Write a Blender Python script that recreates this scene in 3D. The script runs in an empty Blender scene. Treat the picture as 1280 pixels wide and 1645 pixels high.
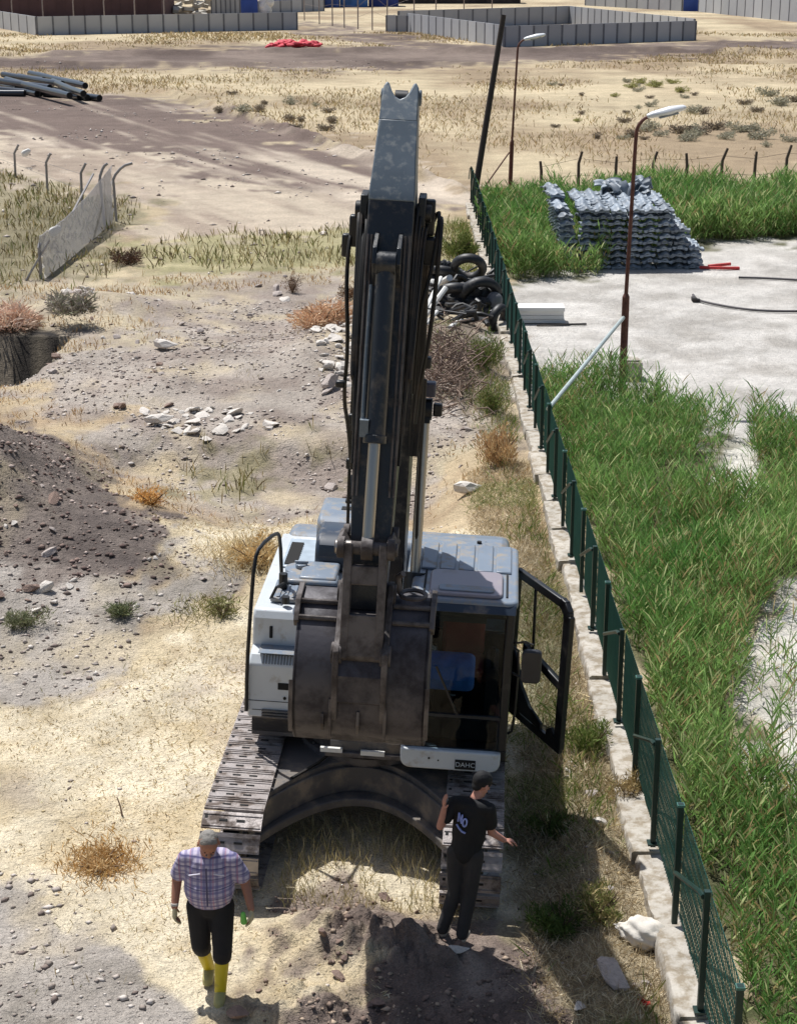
import bpy, bmesh, math, random
import numpy as np
from mathutils import Vector, Matrix
random.seed(7); RNG = np.random.default_rng(7)
PI = math.pi
SC = bpy.context.scene
COL = SC.collection

# ------------------------------------------------------------------ camera, sky, sun, exposure
CAM_H = 9.5; PITCH = math.radians(18.1); FPX = 2800.0
cam = bpy.data.cameras.new('camera'); camo = bpy.data.objects.new('camera', cam); COL.objects.link(camo)
camo.location = (0, 0, CAM_H); camo.rotation_euler = (PI/2 - PITCH, 0, 0)
cam.sensor_fit = 'HORIZONTAL'; cam.sensor_width = 36; cam.lens = 36*FPX/1280
cam.clip_start = 0.5; cam.clip_end = 4000
SC.camera = camo
SUN_DIR = Vector((-.30, .42, 1.0)).normalized()      # towards the sun
elev = math.asin(SUN_DIR.z); azim = math.atan2(SUN_DIR.x, SUN_DIR.y)
w = bpy.data.worlds.new("World"); SC.world = w; w.use_nodes = True
nt = w.node_tree; sky = nt.nodes.new('ShaderNodeTexSky'); sky.sky_type = 'NISHITA'; sky.sun_disc = False
sky.sun_elevation = elev; sky.sun_rotation = azim; sky.dust_density = 2.0
nt.links.new(sky.outputs[0], nt.nodes['Background'].inputs[0]); nt.nodes['Background'].inputs[1].default_value = 0.074
sl = bpy.data.lights.new('sun', 'SUN'); sl.energy = 4.3; sl.angle = math.radians(.55); sl.color = (1.0, .99, .97)
so = bpy.data.objects.new('sun', sl); COL.objects.link(so); so.rotation_euler = SUN_DIR.to_track_quat('Z', 'Y').to_euler()
SC.view_settings.view_transform = 'Standard'; SC.view_settings.look = 'None'
SC.view_settings.exposure = 0.28; SC.view_settings.gamma = 1
SC.cycles.max_bounces = 6; SC.cycles.transparent_max_bounces = 16

# ------------------------------------------------------------------ numeric helpers
def W(px, py, h=0.0):
    """point of the place at height h seen at a photograph pixel"""
    u = (px-640)/FPX; v = -(py-822.5)/FPX
    d = (u, math.cos(PITCH)+v*math.sin(PITCH), -math.sin(PITCH)+v*math.cos(PITCH))
    t = (h-CAM_H)/d[2]
    return Vector((d[0]*t, d[1]*t, h))
def Wn(P):
    P = np.asarray(P, float); u = (P[:, 0]-640)/FPX; v = -(P[:, 1]-822.5)/FPX
    dy = math.cos(PITCH)+v*math.sin(PITCH); dz = -math.sin(PITCH)+v*math.cos(PITCH); t = -CAM_H/dz
    return np.stack([u*t, dy*t], 1)
def _hash(ix, iy, s):
    h = (ix.astype(np.int64)*374761393 + iy.astype(np.int64)*668265263 + s*982451653) & 0x7fffffff
    h = ((h ^ (h >> 13))*1274126177) & 0x7fffffff
    return ((h ^ (h >> 16)) & 0xffff)/65535.0
def vn(x, y, s=0):
    x = np.asarray(x, float); y = np.asarray(y, float)
    ix = np.floor(x); iy = np.floor(y); fx = x-ix; fy = y-iy
    fx = fx*fx*(3-2*fx); fy = fy*fy*(3-2*fy)
    a = _hash(ix, iy, s); b = _hash(ix+1, iy, s); c = _hash(ix, iy+1, s); d = _hash(ix+1, iy+1, s)
    return (a*(1-fx)+b*fx)*(1-fy)+(c*(1-fx)+d*fx)*fy
def fbm(x, y, s=0, o=4):
    r = 0; a = 1; t = 0
    for k in range(o):
        r = r+a*vn(x*2**k, y*2**k, s+k*17); t += a; a *= .55
    return r/t-.5
def sstep(a, b, x):
    t = np.clip((x-a)/(b-a), 0, 1); return t*t*(3-2*t)
def gauss(x, y, cx, cy, rx, ry, rot=0):
    c, s = math.cos(rot), math.sin(rot); dx = x-cx; dy = y-cy
    a = (dx*c+dy*s)/rx; b = (-dx*s+dy*c)/ry
    return np.exp(-(a*a+b*b))
def inpoly(x, y, P):
    ins = np.zeros(x.shape, bool); n = len(P)
    for i in range(n):
        x0, y0 = P[i]; x1, y1 = P[(i+1) % n]
        if y0 == y1: continue
        c = ((y0 > y) != (y1 > y)) & (x < (x1-x0)*(y-y0)/(y1-y0)+x0)
        ins ^= c
    return ins
MACH = (-.24, 18.2); MYAW = math.radians(-3.7); MROLL = math.radians(2.7)
def H(x, y):
    """height of the ground"""
    x = np.asarray(x, float); y = np.asarray(y, float)
    near = 1-sstep(45, 90, y)
    h = .10*fbm(x*.35, y*.35, 3, 3)*(.12+near) + .05*fbm(x*1.7, y*1.7, 5, 3)*near
    left = 1-sstep(1.9, 2.5, x)
    # spoil mound on the left
    m = gauss(x, y, -9.4, 28.4, 4.2, 3.4, .1)
    h = h+left*m*(2.2+.9*fbm(x*.9, y*.9, 9, 4))
    # gully and ledge
    g = sstep(-7, -5, x)*(1-sstep(.3, 1.6, x))
    wob = 1.3*fbm(x*.5, y*0, 11, 2)
    h = h-.55*g*sstep(26.5, 30.5, y+wob)*(1-sstep(32.3, 34.3, y+wob+.5*fbm(x*1.6, y*1.6, 14, 3)))*left
    h = h+.35*gauss(x, y, -5.5, 39, 3.5, 3.5)*(1+fbm(x*.7, y*.7, 12, 3))
    # dug hole far left
    p = (1-sstep(-8.9, -8.2, x+.5*fbm(x*.8, y*.8, 13, 2)))*sstep(37.5, 40.2, y)*(1-sstep(43.2, 43.32, y))
    h = h-1.7*p
    h = h+.5*gauss(x, y, -8.2, 46.5, 2.0, 1.7)
    # rubble bank beside the fence
    h = h+.55*gauss(x, y, .5, 41, 1.9, 4.2)*left
    h = h+.35*gauss(x, y, -1.9, 40.5, .9, 3.2)
    # bank between machine and fence
    h = h+left*.16*sstep(1.4, 2.3, x)*(1-sstep(24, 40, y))*(1+fbm(x*1.5, y*1.5, 21, 3))
    # earth scraped up in front of the tracks
    cl = gauss(x, y, -.55, 15.25, .75, .42)+.8*gauss(x, y, .25, 14.95, .55, .35)+.6*gauss(x, y, -1.0, 14.0, .7, .3)
    h = h+cl*(.14+.70*np.abs(fbm(x*4.2, y*4.2, 31, 4)))
    lo = (1-sstep(13.9, 14.7, y))*sstep(-1.5, -.9, x)*(1-sstep(1.5, 2.2, x))
    h = h+lo*(.36*fbm(x*3.2, y*3.2, 35, 4)+.10*np.abs(fbm(x*9, y*9, 36, 3)))
    h = h-.22*gauss(x, y, .55, 13.6, .75, .8)
    # tilt of the ground below the machine
    k = (1-sstep(1.6, 2.6, np.abs(x-MACH[0])))*(1-sstep(2.6, 4.0, np.abs(y-MACH[1])))
    h = h*(1-.85*k*(1-np.clip(cl*2, 0, 1)))-k*.047*(x-MACH[0])
    # fine clods near the camera
    rough = (1-sstep(20, 55, y))*left
    h = h+rough*.030*fbm(x*6, y*6, 41, 3)
    # berms of the bulldozed tracks
    A = Wn([(330, 168), (720, 300)]); ax, ay = A[0]; bx, by = A[1]
    L = math.hypot(bx-ax, by-ay); tx, ty = (bx-ax)/L, (by-ay)/L
    s_ = (x-ax)*tx+(y-ay)*ty; d_ = (x-ax)*ty-(y-ay)*tx
    h = h+.6*np.exp(-((d_+.6*fbm(x*.5, y*.5, 51, 3))/.4)**2)*sstep(-25, 5, s_)*(1-sstep(L-4, L+6, s_))*(.7+.8*fbm(x*.6, y*.6, 52, 3))
    h = h+.65*np.exp(-((y-163-2.5*fbm(x*.05, x*0, 53, 3)*4)/1.0)**2)*(.6+fbm(x*.3, y*.3, 54, 3))*(1-sstep(40, 60, x))
    h = h+.45*np.exp(-((y-146-2*fbm(x*.06, x*0, 55, 3)*4)/.8)**2)*(.6+fbm(x*.3, y*.3, 56, 3))
    # the yard beyond the fence is level
    yard = sstep(2.5, 2.9, x)*(1-sstep(80, 84, y))
    h = h*(1-.8*yard)
    return h
def Hs(x, y): return float(H(np.array([x]), np.array([y]))[0])
def G(px, py):
    p = W(px, py)
    for _ in range(3): p = W(px, py, Hs(p.x, p.y))
    return p

def lin(c):
    return tuple(((v/255)/12.92 if v/255 <= .04045 else ((v/255+.055)/1.055)**2.4) for v in c)

# ------------------------------------------------------------------ materials
MATS = {}
def random_tone(m, lo, hi):
    t = m.node_tree; oi = t.nodes.new('ShaderNodeObjectInfo'); mr = t.nodes.new('ShaderNodeMapRange'); mr.inputs[3].default_value = lo; mr.inputs[4].default_value = hi
    mx = t.nodes.new('ShaderNodeMix'); mx.data_type = 'RGBA'; mx.blend_type = 'MULTIPLY'; mx.inputs[0].default_value = 1; b = t.nodes['Principled BSDF']; src = b.inputs['Base Color'].links[0].from_socket
    t.links.new(oi.outputs['Random'], mr.inputs[0]); t.links.new(src, mx.inputs[6]); t.links.new(mr.outputs[0], mx.inputs[7]); t.links.new(mx.outputs[2], b.inputs['Base Color']); return m
def mat(name, c, rough=.7, metal=0., var=.15, vscale=6., bump=.0, bscale=30., c2=None, c2amt=.5, c2scale=3., spec=.5, coat=0.):
    if name in MATS: return MATS[name]
    m = bpy.data.materials.new(name); m.use_nodes = True; t = m.node_tree; N = t.nodes; L = t.links
    b = N['Principled BSDF']; b.inputs['Roughness'].default_value = rough; b.inputs['Metallic'].default_value = metal
    b.inputs['Specular IOR Level'].default_value = spec; b.inputs['Coat Weight'].default_value = coat
    tc = N.new('ShaderNodeTexCoord')
    n = N.new('ShaderNodeTexNoise'); n.inputs['Scale'].default_value = vscale; n.inputs['Detail'].default_value = 5; L.new(tc.outputs['Object'], n.inputs[0])
    mr = N.new('ShaderNodeMapRange'); mr.inputs[1].default_value = .3; mr.inputs[2].default_value = .7
    mr.inputs[3].default_value = 1-var; mr.inputs[4].default_value = 1+var; L.new(n.outputs[0], mr.inputs[0])
    mul = N.new('ShaderNodeMix'); mul.data_type = 'RGBA'; mul.blend_type = 'MULTIPLY'; mul.inputs[0].default_value = 1
    mul.inputs[6].default_value = (*lin(c), 1)
    if c2:
        n2 = N.new('ShaderNodeTexNoise'); n2.inputs['Scale'].default_value = c2scale; n2.inputs['Detail'].default_value = 7; n2.inputs['Roughness'].default_value = .65; L.new(tc.outputs['Object'], n2.inputs[0])
        r2 = N.new('ShaderNodeMapRange'); r2.inputs[1].default_value = .62-.3*c2amt; r2.inputs[2].default_value = .78-.3*c2amt; L.new(n2.outputs[0], r2.inputs[0])
        mx = N.new('ShaderNodeMix'); mx.data_type = 'RGBA'; mx.inputs[6].default_value = (*lin(c), 1); mx.inputs[7].default_value = (*lin(c2), 1)
        L.new(r2.outputs[0], mx.inputs[0]); L.new(mx.outputs[2], mul.inputs[6])
        rr = N.new('ShaderNodeMapRange'); rr.inputs[3].default_value = rough; rr.inputs[4].default_value = min(.9, rough+.35); L.new(r2.outputs[0], rr.inputs[0]); L.new(rr.outputs[0], b.inputs['Roughness'])
    L.new(mr.outputs[0], mul.inputs[7]); L.new(mul.outputs[2], b.inputs['Base Color'])
    if bump:
        n3 = N.new('ShaderNodeTexNoise'); n3.inputs['Scale'].default_value = bscale; n3.inputs['Detail'].default_value = 4; L.new(tc.outputs['Object'], n3.inputs[0])
        bp = N.new('ShaderNodeBump'); bp.inputs['Strength'].default_value = .8; bp.inputs['Distance'].default_value = bump
        L.new(n3.outputs[0], bp.inputs['Height']); L.new(bp.outputs[0], b.inputs['Normal'])
    MATS[name] = m; return m
def attr_mat(name, rough=.8, transl=0., nscales=(), bump=None):
    m = bpy.data.materials.new(name); m.use_nodes = True; t = m.node_tree; N = t.nodes; L = t.links
    b = N['Principled BSDF']; b.inputs['Roughness'].default_value = rough; b.inputs['Specular IOR Level'].default_value = .2
    a = N.new('ShaderNodeAttribute'); a.attribute_name = 'Col'; cur = a.outputs['Color']
    tc = N.new('ShaderNodeTexCoord')
    for sc, lo, hi, dt in nscales:
        n = N.new('ShaderNodeTexNoise'); n.inputs['Scale'].default_value = sc; n.inputs['Detail'].default_value = dt; n.inputs['Roughness'].default_value = .6; L.new(tc.outputs['Object'], n.inputs[0])
        mr = N.new('ShaderNodeMapRange'); mr.inputs[1].default_value = .32; mr.inputs[2].default_value = .68; mr.inputs[3].default_value = lo; mr.inputs[4].default_value = hi; L.new(n.outputs[0], mr.inputs[0])
        mu = N.new('ShaderNodeMix'); mu.data_type = 'RGBA'; mu.blend_type = 'MULTIPLY'; mu.inputs[0].default_value = 1
        L.new(cur, mu.inputs[6]); L.new(mr.outputs[0], mu.inputs[7]); cur = mu.outputs[2]
    L.new(cur, b.inputs['Base Color'])
    if bump:
        last = None
        for sc, dist in bump:
            n = N.new('ShaderNodeTexNoise'); n.inputs['Scale'].default_value = sc; n.inputs['Detail'].default_value = 5; L.new(tc.outputs['Object'], n.inputs[0])
            bp = N.new('ShaderNodeBump'); bp.inputs['Strength'].default_value = 1; bp.inputs['Distance'].default_value = dist
            L.new(n.outputs[0], bp.inputs['Height'])
            if last: L.new(last, bp.inputs['Normal'])
            last = bp.outputs[0]
        L.new(last, b.inputs['Normal'])
    if transl:
        tr = N.new('ShaderNodeBsdfTranslucent'); L.new(cur, tr.inputs[0]); mx = N.new('ShaderNodeMixShader'); mx.inputs[0].default_value = transl
        L.new(b.outputs[0], mx.inputs[1]); L.new(tr.outputs[0], mx.inputs[2]); L.new(mx.outputs[0], N['Material Output'].inputs[0])
    MATS[name] = m; return m
def glass_mat(name, tint, refl=.12, rough=.02):
    m = bpy.data.materials.new(name); m.use_nodes = True; t = m.node_tree; N = t.nodes; L = t.links
    N.remove(N['Principled BSDF'])
    tr = N.new('ShaderNodeBsdfTransparent'); tr.inputs[0].default_value = (*tint, 1)
    gl = N.new('ShaderNodeBsdfGlossy'); gl.inputs['Roughness'].default_value = rough
    lw = N.new('ShaderNodeLayerWeight'); lw.inputs[0].default_value = .5; fr = N.new('ShaderNodeMath'); fr.operation = 'POWER'; fr.inputs[1].default_value = 4; L.new(lw.outputs['Facing'], fr.inputs[0])
    mx = N.new('ShaderNodeMixShader'); ad = N.new('ShaderNodeMath'); ad.operation = 'MULTIPLY_ADD'; ad.inputs[1].default_value = .6; ad.inputs[2].default_value = .012+refl*.3
    L.new(fr.outputs[0], ad.inputs[0]); L.new(ad.outputs[0], mx.inputs[0]); L.new(tr.outputs[0], mx.inputs[1]); L.new(gl.outputs[0], mx.inputs[2])
    L.new(mx.outputs[0], N['Material Output'].inputs[0]); MATS[name] = m; return m

# ------------------------------------------------------------------ mesh building
class MB:
    def __init__(s, xf=None): s.v = []; s.f = []; s.mi = []; s.xf = xf; s.cur = 0
    def add(s, vs, fs):
        o = len(s.v)
        for p in vs:
            p = Vector(p); s.v.append(s.xf @ p if s.xf is not None else p)
        for f in fs: s.f.append([i+o for i in f]); s.mi.append(s.cur)
        return s
    def box(s, c, d, rot=None):
        c = Vector(c); R = rot if rot is not None else Matrix.Identity(3)
        vs = [c+R @ Vector((x*d[0]/2, y*d[1]/2, z*d[2]/2)) for x in (-1, 1) for y in (-1, 1) for z in (-1, 1)]
        return s.add(vs, [(0, 1, 3, 2), (4, 6, 7, 5), (0, 4, 5, 1), (2, 3, 7, 6), (0, 2, 6, 4), (1, 5, 7, 3)])
    def b2(s, x0, x1, y0, y1, z0, z1): return s.box(((x0+x1)/2, (y0+y1)/2, (z0+z1)/2), (x1-x0, y1-y0, z1-z0))
    def bar(s, p0, p1, w_, h_, up=(0, 0, 1)):
        p0 = Vector(p0); p1 = Vector(p1); d = (p1-p0); L = d.length; d.normalize(); u = Vector(up)
        x = d.cross(u)
        if x.length < 1e-4: x = d.cross(Vector((0, 1, 0)))
        x.normalize(); u = x.cross(d)
        R = Matrix((x, d, u)).transposed()
        return s.box((p0+p1)/2, (w_, L, h_), R)
    def cyl(s, p0, p1, r0, r1=None, n=14, caps=True):
        r1 = r0 if r1 is None else r1
        p0 = Vector(p0); p1 = Vector(p1); d = (p1-p0).normalized(); a = d.orthogonal().normalized(); b = d.cross(a)
        vs = []
        for p, r in ((p0, r0), (p1, r1)):
            for i in range(n):
                t = 2*PI*i/n; vs.append(p+(a*math.cos(t)+b*math.sin(t))*r)
        fs = [(i, (i+1) % n, n+(i+1) % n, n+i) for i in range(n)]
        if caps: fs += [tuple(range(n-1, -1, -1)), tuple(range(n, 2*n))]
        return s.add(vs, fs)
    def tube(s, pts, r, n=8, smooth=0):
        P = [Vector(p) for p in pts]
        for _ in range(smooth):
            Q = [P[0]]
            for i in range(len(P)-1): Q += [P[i].lerp(P[i+1], .25), P[i].lerp(P[i+1], .75)]
            P = Q+[P[-1]]
        rr = r if isinstance(r, (list, tuple)) else None
        ref = None; vs = []
        for i, p in enumerate(P):
            d = (P[min(i+1, len(P)-1)]-P[max(i-1, 0)]).normalized()
            if ref is None: ref = d.orthogonal().normalized()
            a = (ref-d*ref.dot(d)).normalized(); ref = a; b = d.cross(a)
            q = r if rr is None else rr[0]+(rr[1]-rr[0])*i/(len(P)-1)
            for k in range(n):
                t = 2*PI*k/n; vs.append(p+(a*math.cos(t)+b*math.sin(t))*q)
        fs = [(i*n+k, i*n+(k+1) % n, (i+1)*n+(k+1) % n, (i+1)*n+k) for i in range(len(P)-1) for k in range(n)]
        fs += [tuple(range(n-1, -1, -1)), tuple(range((len(P)-1)*n, len(P)*n))]
        return s.add(vs, fs)
    def prism(s, poly, a0, a1, axis='x'):
        """polygon extruded along an axis; for x the poly is (y,z), for y (x,z), for z (x,y)"""
        def q(p, a): return (a, p[0], p[1]) if axis == 'x' else ((p[0], a, p[1]) if axis == 'y' else (p[0], p[1], a))
        n = len(poly); vs = [q(p, a0) for p in poly]+[q(p, a1) for p in poly]
        return s.add(vs, [tuple(range(n-1, -1, -1)), tuple(range(n, 2*n))]+[(i, (i+1) % n, n+(i+1) % n, n+i) for i in range(n)])
    def cap(s, p0, p1, r0, r1, fx=1., fy=1., n=14, ax=None):
        """tapered capsule with optional flattened section"""
        p0 = Vector(p0); p1 = Vector(p1); d = p1-p0
        d = d.normalized() if d.length > 1e-6 else Vector((0, 0, 1))
        if ax is None: ax = Vector((1, 0, 0)) if abs(d.x) < .9 else Vector((0, 1, 0))
        a = Vector(ax); a = (a-d*a.dot(d)).normalized(); b = d.cross(a)
        rings = []
        for k in range(1, 5): t = PI/2*(1-k/4); rings.append((p0-d*r0*math.sin(t), r0*math.cos(t)))
        for k in range(0, 4): t = PI/2*(k/4); rings.append((p1+d*r1*math.sin(t), r1*math.cos(t)))
        vs = [p0-d*r0]
        for c, r in rings:
            for i in range(n):
                t = 2*PI*i/n; vs.append(c+a*math.cos(t)*r*fx+b*math.sin(t)*r*fy)
        vs.append(p1+d*r1); m = len(rings)
        fs = [(0, 1+(i+1) % n, 1+i) for i in range(n)]
        fs += [(1+k*n+i, 1+k*n+(i+1) % n, 1+(k+1)*n+(i+1) % n, 1+(k+1)*n+i) for k in range(m-1) for i in range(n)]
        e = len(vs)-1; fs += [(e, 1+(m-1)*n+i, 1+(m-1)*n+(i+1) % n) for i in range(n)]
        return s.add(vs, fs)
    def build(s, name, m, parent=None, bevel=0, smooth=35, seg=2):
        me = bpy.data.meshes.new(name); me.from_pydata([tuple(v) for v in s.v], [], s.f)
        ms = m if isinstance(m, (list, tuple)) else [m]
        for q in ms: me.materials.append(q)
        if len(ms) > 1: me.polygons.foreach_set('material_index', s.mi)
        bm = bmesh.new(); bm.from_mesh(me); bmesh.ops.recalc_face_normals(bm, faces=bm.faces)
        for f in bm.faces: f.smooth = True
        for e in bm.edges:
            if len(e.link_faces) == 2 and e.calc_face_angle(0) > math.radians(smooth): e.smooth = False
        bm.to_mesh(me); bm.free()
        o = bpy.data.objects.new(name, me); COL.objects.link(o)
        if parent is not None: o.parent = parent
        if bevel:
            b = o.modifiers.new('bevel', 'BEVEL'); b.width = bevel; b.segments = seg; b.limit_method = 'ANGLE'; b.angle_limit = math.radians(40)
        return o
def fastmesh(name, V, F, material, col=None, parent=None, smooth=False):
    """V (n,3); F list of integer arrays (k,3) or (k,4)"""
    me = bpy.data.meshes.new(name); V = np.ascontiguousarray(V, np.float32)
    me.vertices.add(len(V)); me.vertices.foreach_set('co', V.ravel())
    F = [f for f in F if len(f)]
    tot = sum(f.size for f in F); npoly = sum(len(f) for f in F)
    me.loops.add(tot); me.loops.foreach_set('vertex_index', np.concatenate([f.ravel() for f in F]).astype(np.int32))
    me.polygons.add(npoly)
    sizes = np.concatenate([np.full(len(f), f.shape[1]) for f in F]); st = np.concatenate([[0], np.cumsum(sizes)[:-1]])
    me.polygons.foreach_set('loop_start', st.astype(np.int32))
    if smooth: me.polygons.foreach_set('use_smooth', np.ones(npoly, bool))
    me.update(calc_edges=True); me.validate()
    if col is not None:
        a = me.color_attributes.new('Col', 'FLOAT_COLOR', 'POINT'); c = np.ones((len(V), 4), np.float32); c[:, :3] = col; a.data.foreach_set('color', c.ravel())
    me.materials.append(material)
    o = bpy.data.objects.new(name, me); COL.objects.link(o)
    if parent is not None: o.parent = parent
    return o
def tag(o, label=None, cat=None, group=None, kind=None):
    if label: o['label'] = label
    if cat: o['category'] = cat
    if group: o['group'] = group
    if kind: o['kind'] = kind
    return o
def thing(name, label, cat, loc=(0, 0, 0), rz=0, group=None, mw=None):
    o = bpy.data.objects.new(name, None); COL.objects.link(o); o.empty_display_size = .2
    if mw is not None: o.matrix_world = mw
    else: o.location = loc; o.rotation_euler = (0, 0, rz)
    return tag(o, label, cat, group)
def dup(root, loc=None, rz=None, label=None, group=None, scale=None):
    r = root.copy(); COL.objects.link(r)
    if loc is not None: r.location = loc
    if rz is not None: r.rotation_euler = (0, 0, rz)
    if label: r['label'] = label
    if group: r['group'] = group
    if scale: r.scale = (scale,)*3 if not isinstance(scale, tuple) else scale
    for ch in list(root.children):
        c = ch.copy(); COL.objects.link(c); c.parent = r
        for g in ch.children: d = g.copy(); COL.objects.link(d); d.parent = c
    return r

# ------------------------------------------------------------------ ground zones (soil and plant cover, shade painted into the dug hole)
Z = [  # (name, pixel outline on the flat ground, edge wobble as share of distance)
 ('road', [(-200, 96), (200, 82), (470, 76), (640, 78), (800, 77), (1120, 66), (1500, 58), (1500, 86), (1100, 90), (900, 96), (640, 104), (300, 112), (-200, 118)], .012),
 ('road', [(470, 34), (560, 44), (700, 66), (760, 80), (600, 82), (560, 62), (470, 50)], .01),
 ('dirt', [(-300, 118), (160, 152), (330, 168), (520, 225), (740, 300), (760, 330), (600, 352), (480, 390), (380, 396), (355, 372), (250, 345), (190, 330), (100, 290), (-300, 200)], .008),
 ('sandy', [(-300, 205), (60, 225), (230, 275), (560, 320), (600, 345), (560, 372), (250, 395), (190, 350), (150, 310), (-300, 262)], .02),
 ('oldgrass', [(-300, 262), (0, 280), (130, 310), (190, 345), (190, 420), (120, 470), (-300, 470)], .01),
 ('paleolive', [(230, 400), (330, 380), (560, 368), (700, 350), (760, 380), (760, 440), (560, 430), (380, 440), (230, 440)], .012),
 ('tan', [(-300, 460), (120, 465), (350, 435), (700, 430), (830, 560), (880, 700), (900, 820), (500, 830), (330, 840), (-300, 620)], .01),
 ('greydirt', [(250, 520), (330, 470), (420, 450), (540, 450), (560, 520), (700, 560), (760, 660), (720, 760), (560, 810), (440, 780), (360, 790), (280, 800), (180, 760), (80, 690), (60, 640), (200, 600)], .02),
 ('greydirt', [(-300, 580), (120, 560), (200, 600), (140, 660), (60, 650), (-300, 620)], .01),
 ('oldgrass', [(280, 700), (420, 690), (440, 740), (400, 790), (330, 780), (270, 730)], .02),
 ('orange', [(-300, 600), (30, 640), (130, 700), (230, 790), (330, 820), (300, 850), (170, 830), (60, 760), (-300, 700)], .012),
 ('mound', [(-600, 680), (40, 705), (110, 750), (190, 815), (270, 845), (290, 885), (265, 935), (200, 985), (-600, 1000)], .008),
 ('straw', [(300, 850), (420, 820), (560, 800), (700, 790), (900, 800), (930, 1000), (850, 1500), (600, 1420), (460, 1470), (420, 1560), (300, 1640), (200, 1500), (80, 1440), (-300, 1360), (-300, 1150), (100, 1130), (330, 1060), (390, 960)], .008),
 ('gravel', [(-300, 975), (240, 965), (320, 890), (350, 870), (345, 960), (250, 1060), (130, 1110), (0, 1150), (-300, 1140)], .012),
 ('gravel', [(-300, 1340), (0, 1385), (120, 1430), (210, 1500), (290, 1600), (380, 1800), (-300, 1800)], .008),
 ('orange', [(665, 780), (740, 740), (800, 680), (860, 690), (880, 760), (905, 870), (820, 860), (740, 830), (665, 840)], .01),
 ('drystrip', [(830, 860), (905, 860), (960, 990), (1010, 1150), (1100, 1500), (1180, 1800), (830, 1800), (820, 1400), (850, 1000)], .006),
 ('brush', [(675, 540), (790, 530), (830, 620), (860, 720), (760, 690), (690, 660)], .01),
 ('clods', [(440, 1480), (470, 1440), (560, 1405), (640, 1450), (690, 1480), (760, 1500), (850, 1480), (880, 1560), (980, 1800), (380, 1800), (420, 1570)], .008),
 ('straw', [(430, 1600), (440, 1500), (520, 1500), (610, 1530), (600, 1600), (520, 1640)], .02),
 ('field', [(760, 250), (1500, 225), (1500, 330), (760, 340)], .004),
 ('yard', [(825, 460), (790, 410), (1000, 395), (1140, 375), (1500, 365), (1500, 760), (830, 640)], .004),
 ('reedsoil', [(760, 338), (860, 332), (1060, 328), (1500, 312), (1500, 376), (1140, 388), (960, 436), (905, 450), (815, 458), (775, 370)], .005),
 ('reedsoil', [(862, 628), (960, 640), (1060, 662), (1160, 692), (1500, 745), (1500, 900), (1270, 900), (1210, 960), (1190, 1090), (1150, 1200), (1160, 1250), (1500, 1290), (1500, 2200), (1330, 2200), (1180, 1600), (1050, 1170), (960, 860), (890, 690)], .005),
 ('pit_shade', [(-200, 534), (92, 534), (70, 610), (20, 625), (-200, 630)], .003),
 ('sand', [(1128, 705), (1200, 690), (1215, 790), (1180, 840), (1140, 810)], .006),
 ('sand', [(1232, 945), (1290, 900), (1500, 860), (1500, 1310), (1185, 1290), (1170, 1220), (1212, 1090)], .006),
]
ZW = [(n, Wn(p), j*2.2) for n, p, j in Z]
ZN = ['pit_shade', 'field', 'road', 'dirt', 'sandy', 'oldgrass', 'paleolive', 'tan', 'greydirt', 'orange', 'mound', 'gravel', 'straw', 'drystrip', 'brush', 'clods', 'yard', 'reedsoil', 'sand']
def zone(x, y):
    z = np.full(x.shape, ZN.index('field'))
    j1 = fbm(x*.9, y*.9, 101, 4)*2; j2 = fbm(x*.9+50, y*.9+9, 102, 4)*2
    k1 = fbm(x*.12, y*.12, 103, 4)*2; k2 = fbm(x*.12, y*.12, 104, 4)*2
    far = sstep(40, 80, y)
    jx = j1*(1-far)+k1*far; jy = j2*(1-far)+k2*far
    for n, P, j in ZW:
        a = j*y*1.6
        z[inpoly(x+jx*a, y+jy*a*1.6, P)] = ZN.index(n)
    return z
DESAT = .7
PAL = {'pit_shade': ((58, 52, 50), (44, 42, 44)),  # two soil colours per zone, noise mixes them; the dug hole's are darkened as shade
 'field': ((206, 184, 142), (168, 142, 108)), 'road': ((138, 118, 106), (104, 86, 79)), 'dirt': ((124, 103, 94), (206, 186, 162)),
 'sandy': ((200, 180, 154), (170, 148, 128)), 'oldgrass': ((168, 154, 118), (128, 118, 84)), 'paleolive': ((188, 174, 126), (150, 144, 92)),
 'tan': ((196, 178, 142), (170, 152, 128)), 'greydirt': ((180, 166, 152), (156, 138, 126)), 'orange': ((200, 174, 132), (182, 152, 114)),
 'mound': ((132, 117, 108), (106, 93, 88)), 'gravel': ((178, 167, 156), (148, 138, 126)), 'straw': ((228, 210, 174), (206, 182, 138)),
 'drystrip': ((176, 158, 124), (140, 126, 92)), 'brush': ((150, 132, 114), (112, 98, 86)), 'clods': ((156, 136, 122), (118, 99, 90)),
 'yard': ((210, 204, 196), (176, 169, 160)), 'reedsoil': ((112, 108, 72), (78, 84, 48)), 'sand': ((222, 216, 206), (196, 188, 174))}

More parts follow.
